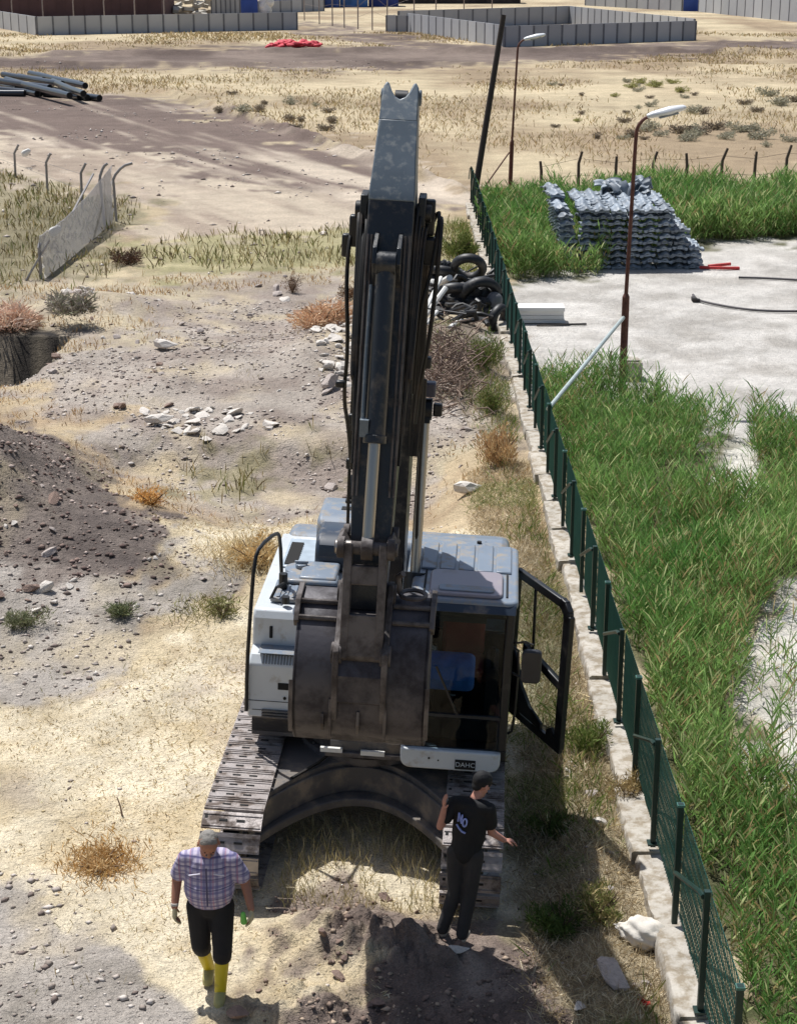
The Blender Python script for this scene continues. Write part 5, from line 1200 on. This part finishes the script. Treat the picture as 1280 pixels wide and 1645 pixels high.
shrub(800, 745, .6, .75, 2400, [(206, 174, 130), (180, 146, 110), (220, 196, 152)], 'tall orange grass clump beside the fence plinth', up=1.6)
shrub(780, 590, .55, .8, 2000, [(104, 122, 62), (128, 140, 80), (150, 148, 96)], 'green weed clump between the brush pile and fence', up=1.2)
shrub(790, 660, .45, .6, 1500, [(104, 122, 62), (128, 140, 80), (160, 152, 100)], 'green weed clump lower down beside the fence plinth', up=1.2)
shrub(735, 410, .8, .7, 2200, [(122, 134, 72), (146, 148, 92), (104, 118, 60)], 'olive bush beside the far part of the green fence', up=1.)
shrub(560, 480, .45, .5, 1000, [(110, 84, 64), (140, 108, 80)], 'dark dry weed behind the boom')
shrub(470, 470, .35, .6, 800, [(120, 96, 76), (150, 122, 94)], 'brown dry weed behind the rust coloured bush')
shrub(950, 1210, .35, .5, 1500, [(96, 118, 54), (124, 140, 76), (150, 150, 96)], 'green weed clump below the open cab door', up=1.2)
shrub(1010, 1290, .3, .35, 1200, [(196, 176, 130), (170, 148, 108)], 'dry straw clump against the fence plinth', up=.8)
shrub(960, 1480, .35, .4, 1600, [(186, 168, 122), (120, 130, 72), (150, 142, 96)], 'mixed dry and green clump left of the white sack', up=.9)
shrub(900, 1500, .32, .42, 1500, [(78, 98, 48), (100, 118, 62)], 'dark green weed in the shade of the cab', up=1.1)
shrub(880, 1340, .25, .35, 900, [(84, 102, 50), (110, 122, 70)], 'dark green weed beside the right track', up=1.1)
# grey green bushes on the far field
proto = [shrub(0, 0, 1., .8, 420, cs, 'x', None, loc=(0, 0, 0), wid=.06) for cs in ([(140, 128, 112), (166, 154, 132), (120, 108, 94)], [(172, 168, 150), (150, 150, 128), (190, 184, 160)], [(170, 166, 106), (148, 150, 92)])]
used = [False]*3
spots = []
for i in range(40): spots.append((random.gauss(1160, 95), random.choice([random.uniform(150, 182), random.uniform(205, 235)]), random.choice([0, 1, 1]), random.uniform(.3, .75)))
for i in range(16): spots.append((random.uniform(880, 1050), random.uniform(130, 235), random.choice([0, 0, 1, 2]), random.uniform(.25, .5)))
for i in range(14): spots.append((random.uniform(260, 540), random.uniform(150, 215), random.choice([0, 0, 1]), random.uniform(.3, .7)))
for i in range(6): spots.append((random.uniform(1000, 1180), random.uniform(125, 150), 2, random.uniform(.5, .9)))
labs_ = ['low brownish dry bush dotting the far field', 'low grey green bush dotting the far field', 'low yellow green bush dotting the far field']
for px, py, k, s in spots:
    g = W(px, py); o = proto[k] if not used[k] else dup(proto[k]); used[k] = True
    o.location = (g.x, g.y, Hs(g.x, g.y)); o.scale = (s*1.4, s, s); o.rotation_euler = (0, 0, random.uniform(0, 6)); tag(o, labs_[k], 'bush', 'bushes on the far field')

# ------------------------------------------------------------------ scrap heap beside the fence
M_rub = mat('black_rubber', (30, 30, 32), .5, 0, .15, 5, c2=(90, 84, 78), c2amt=.25)
def ring(px, py, R, r, tilt, lab, dz=.0, thick=1.):
    g = G(px, py); t = thing('tyre', lab, 'tyre', (g.x, g.y, g.z+dz)); t.rotation_euler = tilt
    m = MB(); n = 30; q = 10; vs = []
    for i in range(n):
        a = 2*PI*i/n
        for j in range(q):
            b = 2*PI*j/q; k = 1+.05*(i % 2)*(math.cos(b) > .5); rr = R+r*math.cos(b)*k; vs.append((rr*math.cos(a), r*1.25*math.sin(b)*thick, rr*math.sin(a)))
    m.add(vs, [(i*q+j, i*q+(j+1) % q, ((i+1) % n)*q+(j+1) % q, ((i+1) % n)*q+j) for i in range(n) for j in range(q)]); m.build('casing', M_rub, t, 0, 60)
    return t
ring(770, 505, .50, .13, (.35, 0, .25), 'large black tyre standing against the green fence', .45)
ring(728, 500, .42, .12, (1.0, .3, .5), 'black tyre lying tilted left of the standing tyre', .45)
ring(752, 472, .40, .12, (.7, -.3, -.3), 'black tyre at the back of the scrap heap', .75)
ring(712, 470, .34, .11, (1.3, .2, .1), 'black tyre at the upper left of the scrap heap', .6)
ring(800, 530, .30, .10, (.2, .1, 1.0), 'small black tyre nearest to the camera by the fence', .3)
m = MB(); g = G(790, 510); m.cap((g.x, g.y, g.z+.3), (g.x+.06, g.y, g.z+.48), .24, .22); tag(m.build('plastic_drum', mat('grey_drum', (104, 104, 106), .5), None), 'round grey drum inside the large black tyre', 'drum')
m = MB()
for k in range(30):
    g = G(random.uniform(690, 790), random.uniform(450, 535)); a = Vector((g.x, g.y, g.z+random.uniform(.1, .5))); m.tube([a, a+Vector((random.uniform(-.5, .5), random.uniform(-.3, .3), random.uniform(0, .4))), a+Vector((random.uniform(-.8, .8), random.uniform(-.3, .3), random.uniform(-.1, .2)))], random.uniform(.02, .07), 7, 1)
tag(m.build('hose_tangle', M_rub, None), 'tangle of black hoses over the scrap heap', 'hoses')
for i, (a, b, r, lb) in enumerate([((672, 528), (708, 446), .055, 'longest white pipe leaning from the scrap heap behind the boom'), ((668, 545), (702, 500), .05, 'lower white pipe close to the boom'), ((690, 470), (722, 446), .09, 'short thick white pipe at the top of the scrap heap'), ((722, 532), (742, 512), .05, 'small white pipe lying in front of the tyres'), ((684, 512), (716, 462), .07, 'middle white pipe between two others beside the boom')]):
    pa = G(*a); pb = G(*b); pb = W(b[0], b[1], 1.0 if i != 3 else .3); m = MB(); m.tube([pa+Vector((0, 0, .1)), pb], r, 8); tag(m.build('white_pipe', M_board, None), lb, 'pipe', 'white pipes on the scrap heap')
def crumple(name, label, cat, px, py, rx, ry, rz, m_, seed):
    g = G(px, py); bm = bmesh.new(); bmesh.ops.create_icosphere(bm, subdivisions=5, radius=1)
    for v in bm.verts:
        c = v.co.copy(); k = 1+.5*float(fbm(np.array([c.x*2.5+seed]), np.array([c.y*2.5+c.z*3.]), seed, 4)[0])+.25*abs(math.sin(c.x*9+c.y*7+seed)*math.sin(c.z*8)); v.co = Vector((c.x*rx*k, c.y*ry*k, max(c.z, -.3)*rz*k))
    me = bpy.data.meshes.new(name); bm.to_mesh(me); bm.free(); me.materials.append(m_); o = bpy.data.objects.new(name, me); COL.objects.link(o); o.location = g; tag(o, label, cat)
crumple('black_sheet', 'crumpled black plastic sheet bulging under the tyres', 'sheet', 750, 500, 1.05, .8, .62, M_rub, 3)
crumple('black_sheet', 'smaller black crumpled sheet at the back of the scrap heap', 'sheet', 715, 468, .6, .6, .75, M_rub, 8)
crumple('white_sheeting', 'crumpled white sheeting at the left of the scrap heap', 'sheeting', 690, 478, .5, .35, .45, M_board, 14)
# dead brush
m = MB()
for k in range(420):
    g = G(random.gauss(722, 24), random.gauss(600, 28)); a = Vector((g.x, g.y, g.z+random.uniform(0, .35))); d1 = Vector((random.uniform(-.35, .35), random.uniform(-.3, .3), random.uniform(-.05, .3))); m.tube([a, a+d1, a+d1*1.6+Vector((0, random.uniform(-.1, .1), random.uniform(-.15, .05)))], random.uniform(.006, .02), 4)
tag(m.build('brush_pile', mat('dead_twig', (138, 118, 104), .9, 0, .2, 4), None), 'tangled pile of dead brown branches below the scrap heap', 'brush pile')
m = MB(); 
for k in range(5): a = G(930+k*3, 1120+k*8); m.tube([a+Vector((0, 0, .05)), a+Vector((.35+.1*k, -.5, .12))], .008, 5)
tag(m.build('dead_stem', mat('straw_stem', (206, 188, 146), .8), None), 'bunch of long dry stems below the open door', 'stems')
# sticks in front
for (a, b, lb) in [((627, 1478), (636, 1510), 'short upright stick in the dug earth'), ((205, 1275), (196, 1310), 'thin bent twig on the straw at left')]:
    pa = G(*b); pb = pa+Vector((-.05, .02, .22)); m = MB(); m.tube([pa, pa.lerp(pb, .5)+Vector((.01, 0, 0)), pb], [.014, .007], 6); tag(m.build('stick', MATS['dead_twig'], None), lb, 'stick')
# white sack
def sack():
    bm = bmesh.new(); bmesh.ops.create_icosphere(bm, subdivisions=4, radius=1)
    for v in bm.verts:
        c = v.co.copy(); nz = .10*math.sin(c.x*7+c.y*3)*math.sin(c.y*6+2)+.06*math.sin(c.z*11+c.x*4)+.04*math.sin(c.x*17)*math.sin(c.y*19)
        k = 1+nz; s = Vector((c.x*.25*k, c.y*.17*k, c.z*.15*k))
        if c.x < -.75: s.x -= .06*(-c.x-.75)*4; s.y *= .5; s.z *= .55
        v.co = s
    for f in bm.faces: f.smooth = True
    me = bpy.data.meshes.new('sack'); bm.to_mesh(me); bm.free(); me.materials.append(mat('white_sackcloth', (216, 208, 196), .8, 0, .08, 6, bump=.012, bscale=14)); o = bpy.data.objects.new('sack', me); COL.objects.link(o); return o
s_ = sack(); g = G(1034, 1520); s_.location = (g.x, g.y, g.z+.14); s_.rotation_euler = (.1, .15, -.3); tag(s_, 'bulging white sack dumped against the fence plinth', 'sack')
m = MB(); g = G(1035, 1616)
for k in range(5): m.box(g+Vector((random.uniform(-.04, .04), random.uniform(-.04, .04), .03+.01*k)), (.07, .05, .006), Matrix.Rotation(random.uniform(-.8, .8), 3, 'X') @ Matrix.Rotation(random.uniform(-.8, .8), 3, 'Y'))
tag(m.build('red_wrapper', mat('red_wrap', (214, 60, 40), .5), None), 'small crumpled red wrapper below the white sack', 'wrapper')
m = MB(); g = G(20, 238) 
for (px, py, lb) in [(40, 246, 'white plastic bag caught between the angled posts'), (86, 372, 'tiny white scrap in the dry grass by the chain link fence')]:
    g = W(px, py, .6); m = MB(); m.cap(g, g+Vector((.15, 0, .1)), .16, .12, 1, .8, 8); tag(m.build('plastic_bag', M_board, None), lb, 'plastic bag')

# ------------------------------------------------------------------ people
def remeshed(mb, name, m_, parent, vox, smooth=6):
    o = mb.build(name, m_, parent, 0); r = o.modifiers.new('r', 'REMESH'); r.mode = 'VOXEL'; r.voxel_size = vox
    s = o.modifiers.new('s', 'SMOOTH'); s.iterations = smooth; s.factor = .5
    dg = bpy.context.evaluated_depsgraph_get(); dg.update(); me = bpy.data.meshes.new_from_object(o.evaluated_get(dg)); o.modifiers.clear(); old = o.data; o.data = me; bpy.data.meshes.remove(old)
    me.materials.clear(); me.materials.append(m_); me.polygons.foreach_set('use_smooth', np.ones(len(me.polygons), bool)); return o
def V3(*a): return Vector(a)
def hand(mb, w_, d, side, s=1., curl=.35):
    """palm and five fingers from wrist w_ along d; side = direction the palm faces"""
    d = d.normalized(); pn = (side-d*side.dot(d)).normalized(); ac = d.cross(pn)
    mb.cap(w_, w_+d*.075*s, .026*s, .036*s, 1, .55, ax=ac)
    for k, (l, o) in enumerate([(.072, -.028), (.082, -.010), (.076, .009), (.058, .027)]):
        b = w_+d*.085*s+ac*o*s; m1 = b+(d*math.cos(curl)+pn*math.sin(curl))*l*.5*s; e = m1+(d*math.cos(curl*2.4)+pn*math.sin(curl*2.4))*l*.5*s
        mb.cap(b, m1, .0095*s, .009*s, n=8); mb.cap(m1, e, .009*s, .0075*s, n=8)
    b = w_+d*.03*s-ac*.03*s; m1 = b+(-ac*.7+d*.6+pn*.25).normalized()*.035*s; e = m1+(d*.8-ac*.2+pn*.4).normalized()*.03*s
    mb.cap(b, m1, .012*s, .0105*s, n=8); mb.cap(m1, e, .0105*s, .009*s, n=8)
def head(mb, c, fw, upv, s=1.):
    """skull, jaw, nose, ears; fw = where the face looks"""
    fw = fw.normalized(); r = fw.cross(upv).normalized(); u = r.cross(fw)
    mb.cap(c+u*.035*s-fw*.012*s, c+u*.03*s+fw*.01*s, .088*s, .082*s, .88, 1.08, ax=r); mb.cap(c-u*.035*s+fw*.02*s, c-u*.085*s+fw*.045*s, .066*s, .036*s, .95, 1, ax=r)
    mb.cap(c+u*.012*s+fw*.088*s, c-u*.022*s+fw*.106*s, .010*s, .016*s, n=10)
    mb.cap(c+u*.03*s+fw*.078*s-r*.035*s, c+u*.03*s+fw*.078*s+r*.035*s, .014*s, .014*s, 1, .6, n=8)
    mb.cap(c-u*.05*s+fw*.082*s-r*.018*s, c-u*.05*s+fw*.082*s+r*.018*s, .010*s, .010*s, n=8)
    for q in (-1, 1): mb.cap(c+r*q*.078*s+u*.018*s, c+r*q*.084*s-u*.018*s, .020*s, .014*s, .45, 1, ax=r, n=10)
    return r, u
M_skin = mat('tanned_skin', (158, 110, 88), .6, 0, .06, 12)
M_skin2 = mat('pale_skin', (188, 134, 116), .6, 0, .06, 12)
def plaid():
    m = bpy.data.materials.new('plaid_cloth'); m.use_nodes = True; t = m.node_tree; N = t.nodes; L = t.links; b = N['Principled BSDF']; b.inputs['Roughness'].default_value = .85
    tc = N.new('ShaderNodeTexCoord'); sp = N.new('ShaderNodeSeparateXYZ'); L.new(tc.outputs['Object'], sp.inputs[0]); outs = []
    for ax, per in (('X', .052), ('Z', .052)):
        md = N.new('ShaderNodeMath'); md.operation = 'PINGPONG'; md.inputs[1].default_value = per/2; L.new(sp.outputs[ax], md.inputs[0])
        mr = N.new('ShaderNodeMapRange'); mr.inputs[1].default_value = per*.24; mr.inputs[2].default_value = per*.34; L.new(md.outputs[0], mr.inputs[0]); outs.append(mr)
        md = N.new('ShaderNodeMath'); md.operation = 'PINGPONG'; md.inputs[1].default_value = per*.92; L.new(sp.outputs[ax], md.inputs[0])
        mr = N.new('ShaderNodeMapRange'); mr.inputs[1].default_value = per*.80; mr.inputs[2].default_value = per*.84; L.new(md.outputs[0], mr.inputs[0]); outs.append(mr)
    cur = None
    for mr, colr, f in ((outs[0], (112, 106, 148), .65), (outs[2], (112, 106, 148), .65), (outs[1], (170, 100, 124), .5), (outs[3], (60, 62, 110), .7)):
        mx = N.new('ShaderNodeMix'); mx.data_type = 'RGBA'; mx.inputs[7].default_value = (*lin(colr), 1)
        mu = N.new('ShaderNodeMath'); mu.operation = 'MULTIPLY'; mu.inputs[1].default_value = f; L.new(mr.outputs[0], mu.inputs[0]); L.new(mu.outputs[0], mx.inputs[0])
        if cur is None: mx.inputs[6].default_value = (*lin((190, 182, 200)), 1)
        else: L.new(cur, mx.inputs[6])
        cur = mx.outputs[2]
    L.new(cur, b.inputs['Base Color'])
    n3 = N.new('ShaderNodeTexNoise'); n3.inputs['Scale'].default_value = 9; L.new(tc.outputs['Object'], n3.inputs[0]); bp = N.new('ShaderNodeBump'); bp.inputs['Distance'].default_value = .02; L.new(n3.outputs[0], bp.inputs['Height']); L.new(bp.outputs[0], b.inputs['Normal'])
    return m
g = G(343, 1588)
P1 = thing('person', 'man in plaid short sleeved shirt, black knee shorts and yellow boots walking', 'person', (g.x, g.y, g.z))
up = V3(0, 0, 1)
hipL, hipR = V3(-.095, .0, .92), V3(.095, .0, .92); kL, kR = V3(-.09, -.02, .50), V3(.10, -.12, .51); aL, aR = V3(-.05, .16, .11), V3(.075, -.16, .09)
shL, shR = V3(-.185, .0, 1.43), V3(.185, -.01, 1.42); eL, eR = V3(-.275, .07, 1.16), V3(.29, .02, 1.16); wL, wR = V3(-.29, -.04, .93), V3(.345, -.10, .95)
b = MB()
b.cap(V3(0, .01, .96), V3(0, -.02, 1.12), .155, .165, 1.1, .85, ax=V3(1, 0, 0)); b.cap(V3(0, -.03, 1.12), V3(0, .0, 1.36), .170, .16, 1.12, .80, ax=V3(1, 0, 0)); b.cap(V3(-.10, .01, 1.42), V3(.10, .01, 1.42), .075, .075)
b.cap(V3(0, .0, 1.44), V3(0, -.05, 1.56), .068, .062); hd = V3(.015, -.085, 1.63); head(b, hd, V3(.12, -1, -.62), V3(0, 0, 1), 1.08)
for h_, k_, a_ in ((hipL, kL, aL), (hipR, kR, aR)):
    b.cap(h_, k_, .092, .06); b.cap(k_, a_, .058, .040); b.cap(a_-up*.045, a_+V3(0, -.14, -.06), .035, .030)
for s_, e_, w_ in ((shL, eL, wL), (shR, eR, wR)):
    b.cap(s_, e_, .058, .045); b.cap(e_, w_, .044, .030)
hand(b, wL, V3(-.02, -.12, -1), V3(1, 0, 0)); hand(b, wR, V3(.03, -.1, -1), V3(-1, 0, 0))
body = remeshed(b, 'body', M_skin, P1, .0065, 3)
c = MB(); c.cap(V3(0, .0, 1.02), V3(0, -.035, 1.12), .172, .188, 1.1, .86, ax=V3(1, 0, 0)); c.cap(V3(0, -.035, 1.12), V3(0, .0, 1.36), .188, .175, 1.13, .80, ax=V3(1, 0, 0)); c.cap(V3(-.11, .01, 1.43), V3(.11, .01, 1.43), .092, .092); c.cap(V3(0, .012, 1.44), V3(0, -.01, 1.50), .086, .078)
for s_, e_ in ((shL, eL), (shR, eR)): c.cap(s_, s_.lerp(e_, .72), .075, .078)
shirt = remeshed(c, 'shirt', plaid(), P1, .010, 4)
q = MB(); q.prism([(-.004, 1.06), (.004, 1.06), (.004, 1.46), (-.004, 1.46)], -.2, -.19, 'y'); 
m = MB(); m.box((0, -.196, 1.24), (.014, .008, .40)); m.build('button_strip', mat('shirt_dark', (84, 80, 110), .8), shirt)
for x in (-.10, .10): MB().box((x, -.172, 1.36), (.09, .012, .010), Matrix.Rotation(.25 if x < 0 else -.25, 3, 'Z')).build('pocket_flap', mat('shirt_pale', (206, 202, 214), .8), shirt)
c = MB(); c.cap(V3(0, .01, .94), V3(0, .0, 1.03), .158, .162, 1.1, .86, ax=V3(1, 0, 0))
for h_, k_, a_ in ((hipL, kL, aL), (hipR, kR, aR)): c.cap(h_, h_.lerp(k_, .98), .108, .083); c.cap(k_, k_.lerp(a_, .16), .083, .080)
remeshed(c, 'shorts', mat('black_cloth', (22, 21, 24), .8, 0, .15, 8, bump=.01, bscale=10), P1, .010, 4)
M_yel = mat('yellow_rubber', (206, 184, 30), .5, 0, .06, 8, c2=(170, 150, 70), c2amt=.3, c2scale=9); M_sole = mat('grey_boot_sole', (168, 160, 104), .7, 0, .1, 9)
for k_, a_ in ((kL, aL), (kR, aR)):
    c = MB(); c.cap(k_.lerp(a_, .10), a_+up*.0, .064, .050); c.cap(a_-up*.03, a_+V3(0, -.13, -.045), .047, .042)
    bt = remeshed(c, 'boot', M_yel, P1, .008, 3)
    c = MB(); c.cap(a_+V3(0, .02, -.06), a_+V3(0, -.14, -.065), .045, .046, 1, .55, ax=V3(1, 0, 0)); c.cap(a_+V3(0, 0, -.02), a_+V3(0, -.13, -.04), .050, .046); remeshed(c, 'boot_foot', M_sole, bt, .008, 3)
fw = V3(.12, -1, -.62).normalized(); r_ = fw.cross(up).normalized(); u_ = r_.cross(fw)
c = MB(); c.cap(hd+u_*.046-fw*.022, hd+u_*.05+fw*.0, .092, .086, .90, 1.08, ax=r_); c.cap(hd-fw*.05-u_*.01, hd-fw*.045+u_*.03, .07, .08, 1, .7, ax=r_); remeshed(c, 'hair', mat('grey_hair', (132, 128, 122), .9, 0, .25, 30, bump=.01, bscale=60), P1, .008, 1)
for x in (-1, 1): MB().cap(hd+u_*.022+fw*.090+r_*x*.032, hd+u_*.022+fw*.091+r_*x*.033, .009, .009, n=8).build('eye', M_dark, P1)
MB().cap(hd-u_*.032+fw*.098-r_*.022, hd-u_*.032+fw*.098+r_*.022, .008, .008, n=8).build('moustache', MATS['grey_hair'], P1)
for w_, d_, p_ in ((wL, V3(-.02, -.12, -1), V3(1, 0, 0)), (wR, V3(.03, -.1, -1), V3(-1, 0, 0))):
    c = MB(); hand(c, w_-d_.normalized()*.0, d_, p_, 1.13); remeshed(c, 'glove', mat('work_glove', (196, 186, 150), .85, 0, .1, 12), P1, .006, 2)
MB().cyl(wL+V3(0, 0, .015), wL+V3(0, .005, .035), .034, n=14).build('watch', mat('pale_strap', (190, 186, 176), .4), P1)
P1.scale = (1.13, 1.12, .975)
m = MB(); wR = V3(wR.x*1.13, wR.y*1.12, wR.z*.975); m.cap(P1.location+wR+V3(-.065, -.06, -.10), P1.location+wR+V3(-.07, -.06, -.02), .032, .022); tag(m.build('green_cup', mat('bright_green', (112, 190, 84), .5), None), 'bright green cup in the hand of the man in yellow boots', 'cup')

# second man, back to the camera
g = G(722, 1508)
P2 = thing('person', 'man in black T-shirt, dark trousers and black cap leaning over the right track', 'person', (g.x, g.y, g.z))
hipL, hipR = V3(.06, .10, .90), V3(.235, .05, .90); kL, kR = V3(.05, .04, .50), V3(.19, .0, .48); aL, aR = V3(-.07, .0, .09), V3(.12, -.10, .09)
shL, shR = V3(.04, .14, 1.43), V3(.375, .04, 1.41); eL, eR = V3(-.10, .05, 1.22), V3(.40, .10, 1.13); wL, wR = V3(-.065, .02, 1.43), V3(.53, .14, 1.02)
RT = V3(.95, -.3, 0).normalized(); FWD = V3(.3, .95, 0)
b = MB(); b.cap(V3(.145, .08, .94), V3(.17, .09, 1.08), .13, .125, 1.1, .8, ax=RT); b.cap(V3(.175, .09, 1.10), V3(.205, .10, 1.34), .135, .145, 1.12, .72, ax=RT); b.cap(shL.lerp(shR, .2), shL.lerp(shR, .8), .068, .068)
hd2 = V3(.30, .17, 1.60); b.cap(V3(.22, .11, 1.44), V3(.285, .16, 1.55), .056, .052); head(b, hd2, V3(.75, .55, -.40), up)
for h_, k_, a_ in ((hipL, kL, aL), (hipR, kR, aR)): b.cap(h_, k_, .085, .055); b.cap(k_, a_, .054, .038); b.cap(a_-up*.045, a_+V3(.05, .13, -.06), .035, .03)
for s_, e_, w_ in ((shL, eL, wL), (shR, eR, wR)): b.cap(s_, e_, .050, .040); b.cap(e_, w_, .040, .028)
hand(b, wL, V3(.0, -.15, 1), V3(1, .2, 0), 1.02, .2); hand(b, wR, V3(.8, .3, -.25), V3(0, 0, -1))
remeshed(b, 'body', M_skin2, P2, .0065, 3)
c = MB(); c.cap(V3(.15, .08, .93), V3(.17, .09, 1.06), .143, .14, 1.1, .82, ax=RT); c.cap(V3(.175, .09, 1.08), V3(.205, .10, 1.34), .150, .158, 1.13, .76, ax=RT); c.cap(shL.lerp(shR, .15), shL.lerp(shR, .85), .082, .082)
for s_, e_ in ((shL, eL), (shR, eR)): c.cap(s_, s_.lerp(e_, .62), .068, .070)
tsh = remeshed(c, 't_shirt', mat('black_jersey', (17, 17, 20), .8, 0, .12, 8, bump=.012, bscale=9), P2, .010, 3)
MP = mat('print_blue', (150, 165, 226), .6)
c = MB(); c.cap(V3(.145, .08, .90), V3(.15, .08, .97), .125, .13, 1.15, .85, ax=RT)
for h_, k_, a_ in ((hipL, kL, aL), (hipR, kR, aR)): c.cap(h_, k_, .098, .075); c.cap(k_, a_+up*.02, .076, .062)
remeshed(c, 'trousers', mat('charcoal_cloth', (50, 47, 46), .85, 0, .15, 8, bump=.012, bscale=9), P2, .010, 4)
for a_ in (aL, aR):
    c = MB(); c.cap(a_+V3(0, 0, -.03), a_+V3(.05, .14, -.05), .046, .04); remeshed(c, 'shoe', mat('dusty_shoe', (176, 166, 150), .8, 0, .1, 9), P2, .008, 3)
fw = V3(.75, .55, -.40).normalized(); r_ = fw.cross(up).normalized(); u_ = r_.cross(fw)
c = MB(); c.cap(hd2+u_*.055-fw*.02, hd2+u_*.055+fw*.01, .094, .088, .92, 1.06, ax=r_); c.cap(hd2-fw*.055+u_*.0, hd2-fw*.045+u_*.03, .062, .08, 1, .7, ax=r_)
for x in (-.04, 0, .04): c.cap(hd2+u_*.055+fw*.07+r_*x, hd2+u_*.035+fw*.15+r_*x*.9, .014, .010, n=8)
remeshed(c, 'cap', MATS['black_jersey'], P2, .008, 1)
# printed lettering curved over the shoulder blade
def onback(u, z):
    """point on the back of the shirt: u across, z up"""
    a = -.95+u*3.3; cx = V3(.185+(z-1.2)*.11, .09, z); return cx+RT*math.sin(a)*.176+V3(-.3, -.95, 0)*math.cos(a)*.128
def stroke(pts, th=.016):
    m = MB(); 
    for i in range(len(pts)-1):
        a = onback(*pts[i]); b_ = onback(*pts[i+1]); d = (b_-a); out = (a-V3(.19, .09, a.z)).normalized(); m.box((a+b_)/2+out*.004, (.012, d.length*1.15, th), Matrix((out, d.normalized(), out.cross(d.normalized()))).transposed())
    m.build('shirt_print', MP, tsh)
def ell(cu, cz, ru, rz, a0=0, a1=360, n=14): return [(cu+ru*math.cos(math.radians(a0+(a1-a0)*k/n)), cz+rz*math.sin(math.radians(a0+(a1-a0)*k/n))) for k in range(n+1)]
stroke([(.12, 1.30), (.12, 1.38), (.19, 1.29), (.19, 1.37)], .014); stroke(ell(.25, 1.30, .034, .042), .014); stroke([(.10, 1.255), (.16, 1.225), (.22, 1.20), (.28, 1.19)], .016)

# every tagged thing is a thing
for o in COL.objects:
    if 'category' in o.keys() and 'kind' not in o.keys(): o['kind'] = 'thing'
for nm in ('brush_pile', 'hose_tangle'):
    if nm in bpy.data.objects: bpy.data.objects[nm]['kind'] = 'stuff'
